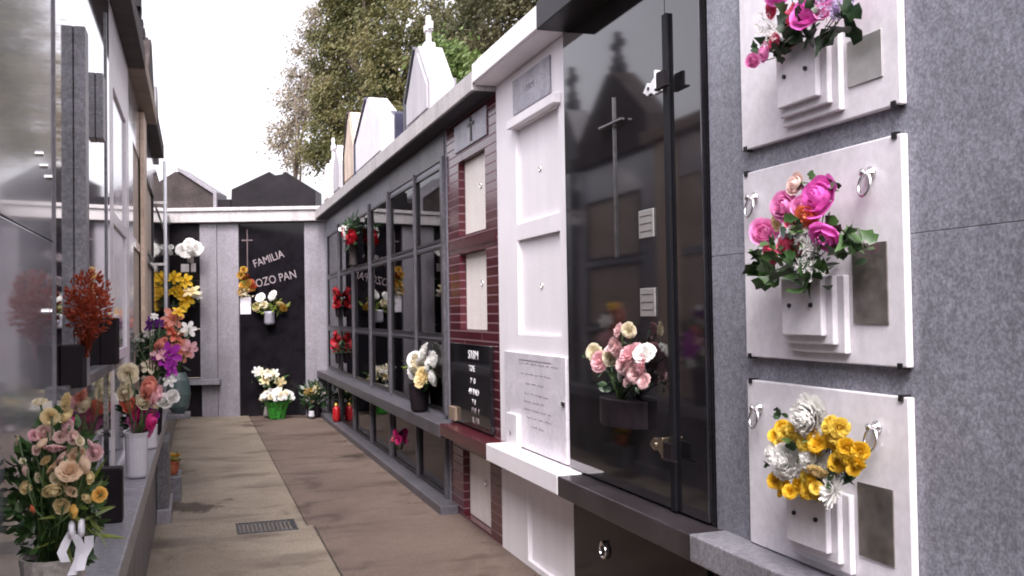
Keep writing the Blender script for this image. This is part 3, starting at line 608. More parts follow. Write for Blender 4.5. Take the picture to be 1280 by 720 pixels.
FL = {
 'S1': [('rose', 'hotpink', 1.715, 2.388, 2.367, 0.0471), ('rose', 'rosered', 1.715, 2.487, 2.39, 0.0292), ('rose', 'pink', 1.715, 2.616, 2.306, 0.0279), ('rose', 'rosered', 1.715, 2.562, 2.327, 0.0224), ('rose', 'pink', 1.715, 2.686, 2.298, 0.0181), ('rose', 'pink', 1.715, 2.305, 2.344, 0.0229), ('rose', 'hotpink', 1.715, 2.526, 2.481, 0.0394), ('rose', 'hotpink', 1.715, 2.31, 2.424, 0.0459), ('rose', 'orange', 1.715, 2.415, 2.464, 0.0285), ('daisy', 'lilac', 1.715, 2.255, 2.329, 0.0225), ('tiny', 'white', 1.715, 2.595, 2.382, 0.0327), ('tiny', 'white', 1.715, 2.562, 2.342, 0.0249), ('tiny', 'lilac', 1.715, 2.258, 2.353, 0.027), ('rose', 'rosered', 1.715, 2.58, 2.433, 0.0226)],
 'S1L': [(1.74, 2.232, 2.324, 0.0447), (1.74, 2.425, 2.301, 0.043), (1.74, 2.527, 2.312, 0.0444), (1.74, 2.331, 2.284, 0.0463), (1.74, 2.57, 2.306, 0.035), (1.74, 2.268, 2.299, 0.0408), (1.74, 2.473, 2.324, 0.0388), (1.74, 2.635, 2.341, 0.0358), (1.74, 2.7, 2.34, 0.0235), (1.74, 2.457, 2.524, 0.0387), (1.74, 2.271, 2.414, 0.0363)],
 'S2': [('rose', 'hotpink', 1.715, 2.37, 1.822, 0.0536), ('rose', 'blush', 1.715, 2.47, 1.87, 0.0265), ('rose', 'pink', 1.715, 2.518, 1.808, 0.0391), ('rose', 'pink', 1.715, 2.634, 1.739, 0.038), ('rose', 'hotpink', 1.715, 2.337, 1.698, 0.046), ('rose', 'orange', 1.715, 2.411, 1.763, 0.0283), ('rose', 'rosered', 1.715, 2.479, 1.762, 0.0241), ('rose', 'ycream', 1.715, 2.571, 1.766, 0.0224), ('rose', 'rosered', 1.715, 2.527, 1.693, 0.0245), ('rose', 'rosered', 1.715, 2.601, 1.666, 0.0251), ('rose', 'rosered', 1.715, 2.47, 1.677, 0.024), ('rose', 'pink', 1.715, 2.437, 1.799, 0.0238), ('tiny', 'white', 1.715, 2.452, 1.724, 0.0311), ('tiny', 'white', 1.715, 2.415, 1.669, 0.033), ('tiny', 'white', 1.715, 2.405, 1.621, 0.0259), ('tiny', 'lilac', 1.715, 2.513, 1.722, 0.0244)],
 'S2L': [(1.74, 2.434, 1.878, 0.0239), (1.74, 2.336, 1.844, 0.0208), (1.74, 2.245, 1.707, 0.0447), (1.74, 2.189, 1.68, 0.0306), (1.74, 2.598, 1.598, 0.0402), (1.74, 2.493, 1.582, 0.0437), (1.74, 2.686, 1.64, 0.0413), (1.74, 2.3, 1.661, 0.041), (1.74, 2.747, 1.625, 0.0368), (1.74, 2.665, 1.583, 0.0359), (1.74, 2.405, 1.614, 0.0377), (1.74, 2.354, 1.758, 0.0325), (1.74, 2.554, 1.621, 0.0347), (1.74, 2.453, 1.592, 0.0335), (1.74, 2.731, 1.669, 0.0262), (1.74, 2.23, 1.666, 0.0311)],
 'S3': [('mum', 'white', 1.705, 2.404, 1.178, 0.0491), ('carn', 'yellow3', 1.705, 2.563, 1.091, 0.0192), ('carn', 'yellow', 1.705, 2.596, 1.103, 0.0194), ('carn', 'yellow', 1.705, 2.566, 1.126, 0.0192), ('carn', 'yellow3', 1.705, 2.534, 1.113, 0.019), ('carn', 'yellow3', 1.705, 2.495, 1.131, 0.0174), ('carn', 'yellow', 1.705, 2.458, 1.152, 0.0172), ('carn', 'yellow3', 1.705, 2.452, 1.126, 0.0171), ('carn', 'yellow', 1.705, 2.364, 1.107, 0.0208), ('carn', 'yellow', 1.705, 2.398, 1.085, 0.021), ('carn', 'yellow3', 1.705, 2.427, 1.102, 0.0212), ('carn', 'yellow', 1.705, 2.392, 1.124, 0.021), ('carn', 'yellow3', 1.705, 2.287, 1.135, 0.0202), ('carn', 'yellow', 1.705, 2.325, 1.141, 0.0205), ('carn', 'yellow3', 1.705, 2.307, 1.167, 0.0204), ('carn', 'yellow3', 1.705, 2.27, 1.16, 0.0201), ('carn', 'yellow3', 1.705, 2.355, 1.114, 0.0166), ('carn', 'yellow', 1.705, 2.322, 1.135, 0.0164), ('carn', 'yellow', 1.705, 2.316, 1.11, 0.0163), ('carn', 'yellow3', 1.705, 2.295, 1.089, 0.0216), ('carn', 'yellow', 1.705, 2.252, 1.094, 0.0213), ('carn', 'yellow3', 1.705, 2.255, 1.066, 0.0213), ('carn', 'yellow', 1.705, 2.299, 1.061, 0.0216), ('carn', 'yellow', 1.705, 2.232, 1.108, 0.0198), ('carn', 'yellow', 1.705, 2.195, 1.106, 0.0196), ('carn', 'yellow3', 1.705, 2.207, 1.08, 0.0196), ('carn', 'yellow', 1.705, 2.245, 1.082, 0.0199), ('carn', 'yellow', 1.705, 2.221, 1.053, 0.0145), ('carn', 'yellow', 1.705, 2.227, 1.074, 0.0145), ('carn', 'yellow', 1.705, 2.194, 1.072, 0.0143), ('carn', 'yellow', 1.705, 2.583, 0.963, 0.0193), ('carn', 'yellow3', 1.705, 2.54, 0.975, 0.0191), ('carn', 'yellow', 1.705, 2.533, 0.952, 0.019), ('carn', 'yellow', 1.705, 2.575, 0.94, 0.0193), ('carn', 'yellow3', 1.705, 2.439, 1.005, 0.0227), ('carn', 'yellow', 1.705, 2.4, 0.993, 0.0224), ('carn', 'yellow', 1.705, 2.43, 0.965, 0.0226), ('carn', 'yellow', 1.705, 2.469, 0.976, 0.0229), ('carn', 'yellow', 1.705, 2.46, 0.949, 0.0157), ('carn', 'yellow', 1.705, 2.502, 0.944, 0.0159), ('carn', 'yellow', 1.705, 2.477, 0.968, 0.0158), ('carn', 'yellow3', 1.705, 2.398, 0.953, 0.0154), ('carn', 'yellow', 1.705, 2.416, 0.972, 0.0155), ('carn', 'yellow3', 1.705, 2.376, 0.978, 0.0153), ('mum', 'white', 1.705, 2.525, 1.033, 0.0462), ('mum', 'white', 1.705, 2.593, 1.048, 0.0298), ('mum', 'white', 1.705, 2.408, 1.057, 0.0375), ('daisy', 'white', 1.705, 2.315, 0.977, 0.043), ('carn', 'ycream', 1.705, 2.372, 1.023, 0.0231), ('carn', 'yellow', 1.705, 2.445, 1.11, 0.0128), ('carn', 'yellow3', 1.705, 2.451, 1.089, 0.0128), ('carn', 'yellow', 1.705, 2.477, 1.099, 0.0129)],
 'S3L': [(1.735, 2.638, 1.156, 0.0228), (1.735, 2.611, 1.174, 0.0176), (1.735, 2.654, 0.99, 0.0254), (1.735, 2.317, 1.018, 0.0341), (1.735, 2.386, 0.937, 0.0233), (1.735, 2.55, 0.981, 0.0295), (1.735, 2.336, 1.003, 0.0275), (1.735, 2.402, 0.923, 0.0211), (1.735, 2.66, 0.951, 0.0229), (1.735, 2.369, 1.09, 0.0278)],
 'BD': [('carn', 'cream', 1.755, 4.155, 1.305, 0.0374), ('carn', 'cream', 1.755, 3.972, 1.29, 0.0396), ('carn', 'pink2', 1.755, 4.045, 1.265, 0.0438), ('carn', 'lightpink', 1.755, 3.867, 1.329, 0.0422), ('carn', 'pink2', 1.755, 3.752, 1.319, 0.0479), ('carn', 'white', 1.755, 3.635, 1.323, 0.04), ('carn', 'lightpink', 1.755, 3.819, 1.264, 0.0417), ('carn', 'pink2', 1.755, 3.645, 1.273, 0.0367), ('carn', 'lightpink', 1.755, 3.83, 1.41, 0.0279), ('carn', 'cream', 1.755, 3.748, 1.411, 0.0274), ('carn', 'lightpink', 1.755, 3.708, 1.232, 0.0372), ('carn', 'lightpink', 1.755, 3.746, 1.275, 0.041), ('carn', 'white', 1.755, 3.872, 1.216, 0.0281), ('carn', 'lightpink', 1.755, 3.782, 1.197, 0.0275), ('carn', 'lightpink', 1.755, 3.625, 1.204, 0.0299), ('carn', 'lightpink', 1.755, 3.935, 1.334, 0.0321)],
 'BDL': [(1.77, 4.01, 1.201, 0.0435), (1.77, 3.924, 1.17, 0.0427), (1.77, 3.758, 1.174, 0.0411), (1.77, 4.118, 1.224, 0.0297), (1.77, 3.68, 1.173, 0.0337), (1.77, 3.871, 1.202, 0.0422), (1.77, 4.03, 1.156, 0.0364), (1.77, 4.24, 1.282, 0.0229), (1.77, 3.791, 1.352, 0.0277)],
 'WB': [('carn', 'white', 1.77, 7.81, 1.176, 0.0597), ('carn', 'cream', 1.77, 8.031, 1.066, 0.0681), ('carn', 'white', 1.77, 7.642, 1.065, 0.065), ('carn', 'white', 1.77, 8.196, 0.989, 0.0624), ('carn', 'ycream', 1.77, 7.763, 0.973, 0.0659), ('carn', 'white', 1.77, 7.506, 0.982, 0.0511), ('carn', 'cream', 1.77, 7.977, 0.933, 0.0541), ('carn', 'white', 1.77, 8.092, 1.111, 0.0549), ('carn', 'white', 1.77, 7.497, 1.129, 0.0511), ('carn', 'white', 1.77, 7.815, 1.096, 0.0597)],
 'WBL': [(1.78, 8.087, 0.892, 0.0548), (1.78, 7.694, 0.918, 0.0523), (1.78, 7.489, 1.047, 0.0383), (1.78, 8.305, 1.032, 0.0422), (1.78, 7.872, 0.88, 0.0534)],
 'F1': [('rose', 'cream', -0.31, 2.202, 1.329, 0.0111), ('carn', 'ycream', -0.26, 2.185, 1.327, 0.0144), ('carn', 'ycream', -0.286, 2.195, 1.298, 0.0133), ('rose', 'ycream', -0.26, 2.186, 1.297, 0.0138), ('rose', 'blush', -0.295, 2.198, 1.265, 0.0138), ('carn', 'pink2', -0.321, 2.207, 1.26, 0.0099), ('rose', 'lightpink', -0.252, 2.184, 1.278, 0.0138), ('rose', 'blush', -0.245, 2.182, 1.253, 0.0133), ('carn', 'lightpink', -0.282, 2.195, 1.232, 0.0177), ('rose', 'blush', -0.261, 2.189, 1.214, 0.0138), ('rose', 'peach', -0.31, 2.204, 1.241, 0.0138), ('carn', 'peach', -0.256, 2.188, 1.186, 0.021), ('rose', 'peach', -0.232, 2.179, 1.219, 0.0138), ('rose', 'peach', -0.222, 2.176, 1.197, 0.0149), ('rose', 'lightpink', -0.203, 2.169, 1.221, 0.0144), ('rose', 'ycream', -0.212, 2.174, 1.169, 0.0111), ('carn', 'blush', -0.337, 2.214, 1.188, 0.0099), ('carn', 'cream', -0.352, 2.218, 1.25, 0.0083), ('rose', 'ycream', -0.29, 2.2, 1.143, 0.0177), ('rose', 'ycream', -0.337, 2.215, 1.152, 0.0122), ('rose', 'ycream', -0.264, 2.192, 1.113, 0.0138), ('rose', 'yellow2', -0.245, 2.186, 1.1, 0.0133), ('carn', 'yellow2', -0.19, 2.167, 1.135, 0.0122), ('carn', 'peach', -0.285, 2.197, 1.192, 0.0111), ('rose', 'cream', -0.282, 2.197, 1.17, 0.0099), ('rose', 'orange', -0.325, 2.212, 1.106, 0.0077), ('carn', 'cream', -0.342, 2.215, 1.208, 0.005), ('carn', 'ycream', -0.303, 2.203, 1.205, 0.0088), ('carn', 'blush', -0.271, 2.191, 1.254, 0.0099), ('carn', 'cream', -0.232, 2.178, 1.245, 0.0088), ('carn', 'peach', -0.243, 2.184, 1.143, 0.0099), ('rose', 'ycream', -0.222, 2.178, 1.126, 0.0088), ('carn', 'cream', -0.311, 2.206, 1.172, 0.0077), ('carn', 'blush', -0.321, 2.208, 1.227, 0.0077), ('carn', 'ycream', -0.266, 2.192, 1.16, 0.0099), ('carn', 'lightpink', -0.213, 2.172, 1.239, 0.0088)],
 'F4': [('carn', 'cream', -0.327, 5.274, 1.215, 0.0272), ('rose', 'cream', -0.336, 5.279, 1.161, 0.02), ('rose', 'salmon', -0.241, 5.248, 1.136, 0.0363), ('rose', 'cream', -0.362, 5.289, 1.111, 0.0218), ('rose', 'coral', -0.31, 5.273, 1.056, 0.0327), ('rose', 'cream', -0.263, 5.257, 1.069, 0.0272), ('rose', 'pink2', -0.198, 5.235, 1.095, 0.0318), ('rose', 'white', -0.155, 5.222, 1.074, 0.0236), ('rose', 'white', -0.12, 5.21, 1.094, 0.0218), ('rose', 'hotpink2', -0.255, 5.256, 1.005, 0.0381), ('rose', 'hotpink2', -0.233, 5.25, 0.969, 0.0327), ('rose', 'pink', -0.29, 5.269, 0.951, 0.029), ('rose', 'pink', -0.32, 5.278, 0.986, 0.02), ('rose', 'magenta', -0.212, 5.242, 1.006, 0.0236), ('rose', 'cream', -0.207, 5.239, 1.045, 0.0163), ('rose', 'pink', -0.251, 5.257, 0.91, 0.0218), ('rose', 'pink', -0.281, 5.267, 0.919, 0.0163), ('rose', 'cream', -0.26, 5.261, 0.88, 0.0109)],
 'F6': [('lily', 'purple', -0.318, 7.056, 1.449, 0.0367), ('lily', 'white', -0.301, 7.051, 1.398, 0.0238), ('lily', 'magenta', -0.181, 7.016, 1.24, 0.055), ('lily', 'magenta', -0.198, 7.023, 1.199, 0.0504), ('lily', 'magenta', -0.162, 7.012, 1.157, 0.0413), ('lily', 'pink2', -0.233, 7.033, 1.252, 0.0413), ('rose', 'salmon', -0.241, 7.034, 1.314, 0.0348), ('lily', 'cream', -0.303, 7.058, 1.167, 0.0385), ('lily', 'blush', -0.266, 7.045, 1.2, 0.033), ('lily', 'white', -0.182, 7.021, 1.066, 0.033), ('tiny', 'pale', -0.406, 7.087, 1.356, 0.0257), ('lily', 'white', -0.283, 7.043, 1.503, 0.0202), ('lily', 'purple', -0.24, 7.03, 1.459, 0.0238)],
 'F7': [('lily', 'salmon', -0.185, 8.485, 1.493, 0.0611), ('lily', 'yellow', -0.151, 8.472, 1.537, 0.04), ('lily', 'coral', -0.228, 8.501, 1.394, 0.0578), ('lily', 'coral', -0.186, 8.489, 1.349, 0.0533), ('lily', 'cream', -0.122, 8.467, 1.37, 0.0422), ('lily', 'white', -0.059, 8.446, 1.399, 0.0467), ('lily', 'salmon', -0.123, 8.471, 1.25, 0.0611), ('lily', 'pink2', -0.05, 8.447, 1.235, 0.0578), ('lily', 'salmon', -0.134, 8.476, 1.192, 0.0556), ('lily', 'salmon', -0.215, 8.496, 1.449, 0.0444)],
 'F8': [('lily', 'yellow', -0.302, 14.984, 2.076, 0.0872), ('lily', 'yellow', -0.161, 14.939, 2.027, 0.0964), ('lily', 'yellow', -0.266, 14.976, 1.937, 0.0734), ('lily', 'yellow', -0.347, 15.004, 1.881, 0.0688), ('lily', 'yellow', -0.228, 14.966, 1.834, 0.0872), ('lily', 'yellow', -0.152, 14.943, 1.759, 0.1147), ('lily', 'yellow', -0.175, 14.953, 1.672, 0.0918), ('lily', 'ycream', -0.064, 14.911, 1.872, 0.1147), ('lily', 'white', 0.001, 14.891, 1.825, 0.0688)],
 'F9': [('carn', 'white', -0.114, 14.91, 2.566, 0.0734), ('carn', 'white', -0.197, 14.939, 2.487, 0.0734), ('carn', 'white', -0.016, 14.879, 2.502, 0.0826), ('carn', 'white', -0.154, 14.927, 2.417, 0.0596), ('carn', 'white', -0.071, 14.898, 2.455, 0.0642), ('carn', 'white', -0.354, 14.99, 2.524, 0.0321), ('carn', 'white', -0.367, 14.996, 2.444, 0.0321)],
}
# ================================================================== FLOWERS
def petal(mb, M, L, W, cup, curl, n=3, tip=1.):
    """one curved petal: grows along +x of M, faces +z"""
    rows_ = []
    for i in range(n+1):
        s = i/n; w = W*math.sin(math.pi*min(.5, s*.62+.06))*(1 if s < .8 else (1-(s-.8)*2.2*tip))
        zc = curl*s*s*L
        rows_.append([M @ Vector((L*s*math.cos(curl*s*.5), q*w*.5, zc + cup*W*(q*q))) for q in (-1, 0, 1)])
    mb.grid(rows_)
def flower_mesh(kind, variant):
    rnd = random.Random(sum(map(ord, kind))*7+variant); mb = MB(); Z = Matrix.Rotation
    def ring(n, tilt, L, W, cup, curl, r0=0., z0=0., ph=0., jit=.12, tip=1., nn=3):
        for k in range(n):
            a = 2*math.pi*(k+ph)/n + rnd.uniform(-jit, jit)
            M = Z(a, 4, 'Z') @ Matrix.Translation((r0, 0, z0)) @ Z(-(tilt+rnd.uniform(-jit, jit)), 4, 'Y')
            petal(mb, M, L*rnd.uniform(.88, 1.1), W, cup, curl, nn, tip)
    def shell(n, R, h, inward, lip, half, ph, ruf=.0, z0=-.45, nu=4, ns=5):
        """a whorl of broad cupped petals wrapped round the bloom like the leaves of a cabbage"""
        for k in range(n):
            a0 = 2*math.pi*(k+ph)/n + rnd.uniform(-.14, .14); RR = R*rnd.uniform(.92, 1.08); hh = h*rnd.uniform(.9, 1.08); tw = rnd.uniform(-.12, .12); rows_ = []
            for i in range(ns+1):
                s = i/ns; wv = half*math.sin(math.pi*(.12+.62*s))**.7; row = []
                for q in range(nu+1):
                    u = 2*q/nu-1
                    rho = RR*(math.sin(math.pi/2*min(1, .12+s*1.5))*(1-inward*s*s) + lip*s**4) + .03*u*tw/.12
                    z = z0 + hh*s - .20*hh*u*u*s*s - lip*.35*s**5 + ruf*math.sin(u*7+k*2)*s*s
                    a = a0 + u*wv
                    row.append((rho*math.cos(a), rho*math.sin(a), z))
                rows_.append(row)
            mb.grid(rows_)
    if kind == 'rose':
        shell(3, .20, .98, .55, 0, 1.25, 0); shell(4, .36, .98, .45, .03, 1.0, .4); shell(5, .52, .92, .32, .07, .85, .1, .015)
        shell(6, .70, .80, .16, .14, .72, .6, .02); shell(7, .86, .62, .03, .22, .62, .3, .025)
    elif kind == 'carn':
        for i, (R, h, inw, lip) in enumerate(((.14,.95,.3,.3),(.30,.95,.2,.35),(.46,.88,.1,.4),(.60,.76,.02,.42),(.72,.60,0,.42),(.80,.42,0,.40))): shell(5+i, R, h, inw, lip, .75-.05*i, i*.37, .07, -.40, 6, 4)
    elif kind == 'mum':
        for i, t_ in enumerate((1.5, 1.3, 1.08, .86, .64, .42, .2, -.02, -.25)): ring(10+2*i, t_, .84+.015*i, .40, .30, .34, .04, .10-.045*i, i*.4, .09, .6, 4)
    elif kind == 'daisy':
        ring(15, .16, 1.0, .27, .2, .05, .06, 0, 0, .08, .9); ring(13, .40, .86, .25, .2, .08, .05, .03, .4, .1, .9); ring(10, .75, .6, .22, .3, .1, .03, .05, .2, .1, .9); ring(6, 1.2, .35, .16, .3, 0, .03, .08, .2, .1, .9)
    elif kind == 'lily':
        ring(3, .55, 1.0, .60, .22, -.35, .02, -.2, 0, .1, 1.1, 5); ring(3, .40, .95, .54, .2, -.45, .02, -.22, .5, .1, 1.1, 5)
        ring(3, 1.0, .55, .36, .3, -.1, .02, -.15, .2, .2, 1.)
    elif kind == 'tiny':
        for k in range(30):
            p = Vector((rnd.gauss(0, .42), rnd.gauss(0, .42), rnd.gauss(0, .22))); s = rnd.uniform(.07, .13); mb.tube([(0,0,-.5), p*.5+Vector((0,0,-.1)), p], .012, 3)
            for q in range(4):
                M = Matrix.Translation(p) @ Z(q*math.pi/2+rnd.random(), 4, 'Z') @ Z(-rnd.uniform(.1, .8), 4, 'Y'); petal(mb, M, s*1.5, s*1.2, .2, 0, 1)
    if kind == 'mum': bmesh.ops.scale(mb.bm, vec=(1,1,.80), verts=mb.bm.verts)
    me = bpy.data.meshes.new(kind); bm = mb.bm; bm.to_mesh(me); bm.free(); me.shade_smooth(); return me
FM = {}
def blossom_mesh(kind, colour, variant):
    k = (kind, colour, variant)
    if k not in FM:
        b = (kind, variant)
        if b not in FM: FM[b] = flower_mesh(kind, variant)
        me = FM[b].copy(); me.materials.clear(); me.materials.append(fmat(colour)); FM[k] = me
    return FM[k]
NAMES = {'rose':'rose', 'carn':'carnation', 'mum':'chrysanthemum', 'daisy':'daisy', 'lily':'lily', 'tiny':'filler_sprig'}
def blossoms(parent, lst, face, jitter=.0, depth=0., scale=1.1, seed=1):
    rnd = random.Random(seed); P = wloc(parent)
    for kind, colour, x, y, z, r in lst:
        o = bpy.data.objects.new(NAMES[kind], blossom_mesh(kind, colour, rnd.randrange(3)))
        link(o, parent); f = Vector(face).normalized(); jt = jitter*(.3 if kind == 'mum' else 1.)
        o.location = Vector((x, y, z)) - P + f*rnd.uniform(-depth, depth)
        d = (f + Vector((rnd.gauss(0, jt), rnd.gauss(0, jt), rnd.gauss(0, jt)))).normalized()
        o.rotation_euler = (d.to_track_quat('Z', 'Y') @ Euler((0, 0, rnd.uniform(0, 6.28))).to_quaternion()).to_euler()
        s = r*scale*(1.75 if kind == 'tiny' else 1.10)*rnd.uniform(.93, 1.08); o.scale = (s, s, s)
def add_leaf(mb, p, d, L, W, rnd, lobes=False, fold=.25):
    d = d.normalized(); side = d.cross(Vector((rnd.gauss(0, 1), rnd.gauss(0, 1), rnd.gauss(0, 1)))).normalized(); up = side.cross(d)
    prof = ((0, .02), (.18, .36), (.42, .5), (.7, .36), (1., .02)) if not lobes else ((0, .05), (.12, .52), (.35, .38), (.5, .56), (.72, .24), (1., .02))
    droop = rnd.uniform(.05, .35)
    mb.grid([[p + d*L*s + up*(abs(q)*W*w*fold - droop*L*s*s) + side*q*W*w for q in (-1, 0, 1)] for s, w in prof])
def leaf_cluster(name, parent, centres, face, m, size, n=4, seed=2, lobes=False, spread=1., wl=.55):
    rnd = random.Random(seed); mb = MB(); f = Vector(face)
    for (x, y, z, r) in centres:
        for k in range(n):
            o = Vector((rnd.gauss(0, .5), rnd.gauss(0, .5), rnd.gauss(0, .5)))*r*spread
            d = Vector((rnd.gauss(0, 1), rnd.gauss(0, 1), rnd.gauss(0, .8))) + f*.5
            L = size*rnd.uniform(.7, 1.25)*r
            add_leaf(mb, Vector((x, y, z)) + o - d.normalized()*L*.4, d, L, L*wl, rnd, lobes)
    return part(name, mb, m, parent, smooth=True, solid=1)
def leafy_ball(name, parent, c, rx, ry, rz, n, L, m, seed=3, stems_to=None, wl=.4, up=.4):
    rnd = random.Random(seed); mb = MB(); c = Vector(c)
    for k in range(n):
        v = Vector((rnd.gauss(0, 1), rnd.gauss(0, 1), rnd.gauss(0, 1))).normalized()*rnd.random()**.45
        p = c + Vector((v.x*rx, v.y*ry, v.z*rz)); d = v + Vector((rnd.gauss(0, .5), rnd.gauss(0, .5), rnd.gauss(0, .5)+up))
        add_leaf(mb, p, d, L*rnd.uniform(.6, 1.3), L*wl*rnd.uniform(.8, 1.2), rnd)
    return part(name, mb, m, parent, smooth=True, solid=1)
def stems(parent, base, tops, r=.003, m=None, seed=1):
    mb = MB(); rnd = random.Random(seed); b = Vector(base)
    for t_ in tops:
        t_ = Vector(t_); mid = (b+t_)/2 + Vector((rnd.gauss(0, .01), rnd.gauss(0, .01), .02)); mb.tube([b + Vector((rnd.gauss(0,.008), rnd.gauss(0,.008), 0)), mid, t_], r, 5)
    return part('stems', mb, m or STEM, parent, smooth=True)
def vase(parent, c, prof, m, name='vase', n=18):
    """open-topped pot turned from a profile (radius, height), with an inner wall"""
    inn = [(max(.002, r-.006), z) for r, z in reversed(prof) if z > prof[0][1]+.02] + [(.004, prof[0][1]+.03)]
    k = MB(); k.lathe(prof + inn, c, n, closed=False); k.bm.faces.new([k.bm.verts.new((c[0]+prof[0][0]*math.cos(2*math.pi*q/n), c[1]+prof[0][0]*math.sin(2*math.pi*q/n), c[2]+prof[0][1])) for q in range(n)])
    return part(name, k, m, parent, smooth=False, bevel=0)

FACE = (-1, -.28, .1)
# three bouquets in the marble holders
t = thing('bouquet', 'cropped bouquet of pink peonies and lilac sprigs on the topmost marble slab', 'bouquet', (1.73, 2.47, 2.3))
leaf_cluster('foliage', t, FL['S1L'], FACE, LEAF_D, 2.0, 3, 5, True, .7, .62); leaf_cluster('foliage', t, [(1.725, 2.50, 2.345, .06), (1.72, 2.42, 2.335, .07), (1.722, 2.33, 2.36, .06)], FACE, LEAF_D, .8, 7, 13, True, 1., .65)
blossoms(t, FL['S1'], FACE, .28, .012, 1.15, 1); stems(t, (1.785, 2.50, 2.26), [(b[2]+.035, b[3], b[4]) for b in FL['S1']], .0018)
t = thing('bouquet', 'bouquet of hot pink peonies and small orange rose over lobed leaves on the middle slab', 'bouquet', (1.73, 2.47, 1.6))
leaf_cluster('foliage', t, FL['S2L'], FACE, LEAF, 2.3, 3, 6, True, .7, .62); leaf_cluster('foliage', t, [(1.745, 2.45, 1.70, .09), (1.74, 2.44, 1.78, .08), (1.74, 2.40, 1.65, .08)], FACE, LEAF_D, .6, 14, 9)
leaf_cluster('foliage', t, [(1.722, 2.50, 1.655, .07), (1.72, 2.42, 1.655, .07), (1.722, 2.33, 1.69, .06), (1.72, 2.56, 1.665, .06), (1.73, 2.46, 1.74, .06)], FACE, LEAF, .75, 7, 12, True, 1., .65)
blossoms(t, FL['S2'], FACE, .28, .012, 1.18, 2); stems(t, (1.785, 2.50, 1.56), [(b[2]+.035, b[3], b[4]-.01) for b in FL['S2']], .0018)
t = thing('bouquet', 'round bouquet of yellow carnations and white chrysanthemums on the lowest marble slab', 'bouquet', (1.73, 2.47, .95))
leaf_cluster('foliage', t, FL['S3L'], FACE, LEAF_D, 1.5, 4, 7); leaf_cluster('foliage', t, [(1.75, 2.48, 1.04, .10), (1.75, 2.42, 1.0, .09), (1.75, 2.5, .98, .08)], FACE, LEAF, .5, 12, 19)
blossoms(t, FL['S3'], FACE, .38, .016, 1.15, 3); stems(t, (1.785, 2.50, .92), [(b[2]+.02, b[3], b[4]) for b in FL['S3']])
# black door
t = thing('bouquet', 'small bouquet of pale pink and cream carnations in the black door holder', 'bouquet', (1.77, 3.93, 1.1))
leaf_cluster('foliage', t, FL['BDL'], FACE, LEAF_D, .9, 5, 8); blossoms(t, FL['BD'], FACE, .35, .018, 1.0, 4); stems(t, (1.79, 3.93, 1.08), [(b[2]+.01, b[3], b[4]) for b in FL['BD']])
# far glass block
t = thing('bouquet', 'cream white bouquet in a black vase in front of the glass doors', 'bouquet', (1.77, 7.9, .675))
vase(t, (1.765, 7.9, .673), [(.05,0),(.07,.02),(.085,.16),(.09,.24)], POT_D); leaf_cluster('foliage', t, FL['WBL'], FACE, LEAF_D, 1.2, 5, 9)
blossoms(t, FL['WB'], FACE, .4, .03, 1.12, 5); stems(t, (1.77, 7.9, .88), [b[2:5] for b in FL['WB']], .004)
def niche_bouquet(label, c, cols, kind, rb, n, spread, vm, vh, leafm=LEAF_D, vr=.05, seed=1, leafn=40, sh=(.6, 1., 1.)):
    rnd = random.Random(seed); t = thing('bouquet', label, 'bouquet', c)
    vase(t, c, [(vr*.7,0),(vr,.02),(vr*.85,vh*.6),(vr*1.05,vh)], vm)
    cc = (c[0], c[1], c[2]+vh+spread*.75)
    lst = []
    for k in range(n):
        v = Vector((rnd.gauss(0,1), rnd.gauss(0,1), rnd.gauss(0,1))).normalized()*rnd.uniform(.5, 1)
        lst.append((kind, rnd.choice(cols), cc[0]-abs(v.x)*spread*sh[0], cc[1]+v.y*spread*sh[1], cc[2]+v.z*spread*sh[2], rb))
    if leafn: leafy_ball('foliage', t, cc, spread*sh[0], spread*sh[1]*1.1, spread*sh[2]*1.1, leafn, rb*1.5, leafm, seed)
    blossoms(t, lst, FACE, .5, 0, 1., seed); stems(t, (c[0], c[1], c[2]+vh*.6), [b[2:5] for b in lst], .004)
    return t
niche_bouquet('red and white roses hanging high in front of the farther glass doors', (1.765, 11.35, 2.06), ['red','red','white'], 'rose', .075, 9, .19, BROWN_S, .26, seed=4)
niche_bouquet('small white flowers in a gold vase behind the glass, middle row', (2.0, 10.0, 1.325), ['white','cream'], 'carn', .06, 6, .13, GOLD, .30, seed=5, leafn=20, vr=.06)
niche_bouquet('yellow green flowerless plant behind the lower glass door', (1.98, 8.9, .73), ['ycream'], 'tiny', .04, 4, .22, POT_D, .12, LEAF_Y, seed=6, leafn=90)
niche_bouquet('pink roses with yellowing leaves behind the top glass door', (2.0, 7.85, 2.07), ['pink','hotpink2','blush'], 'rose', .055, 7, .15, POT_D, .2, LEAF_Y, seed=7, leafn=50, sh=(.6, .8, 1.2))
niche_bouquet('white flowers in a grey pot behind the second glass door, middle row', (2.0, 8.9, 1.325), ['white'], 'carn', .04, 5, .10, POT_S, .10, seed=8, leafn=30)
for lab, y, z, s_ in (('small bunch of red roses with white sprigs at the far glass doors, middle row', 12.95, 1.72, 2), ('small bunch of red roses at the far glass doors just above the sill', 13.0, 1.10, 3)):
    t = thing('bouquet', lab, 'bouquet', (1.79, y, z), 'red bunches at the far glass doors')
    rnd = random.Random(s_); blossoms(t, [('rose', 'red', 1.79+rnd.uniform(-.03,.02), y+rnd.uniform(-.06,.06), z+rnd.uniform(-.1,.17), .055) for _ in range(8)] + ([('carn','white',1.77,y+.06,z-.02,.04),('carn','blush',1.77,y+.02,z-.12,.04)] if s_ == 2 else []), FACE, .5, 0, 1, s_)
    leafy_ball('foliage', t, (1.80, y, z-.02), .03, .07, .12, 25, .07, LEAF_D, s_); k = MB(); k.lathe([(.02,0),(.035,.02),(.04,.14)], (1.80, y, z-.26), 12); part('vase', k, POT_D, t)
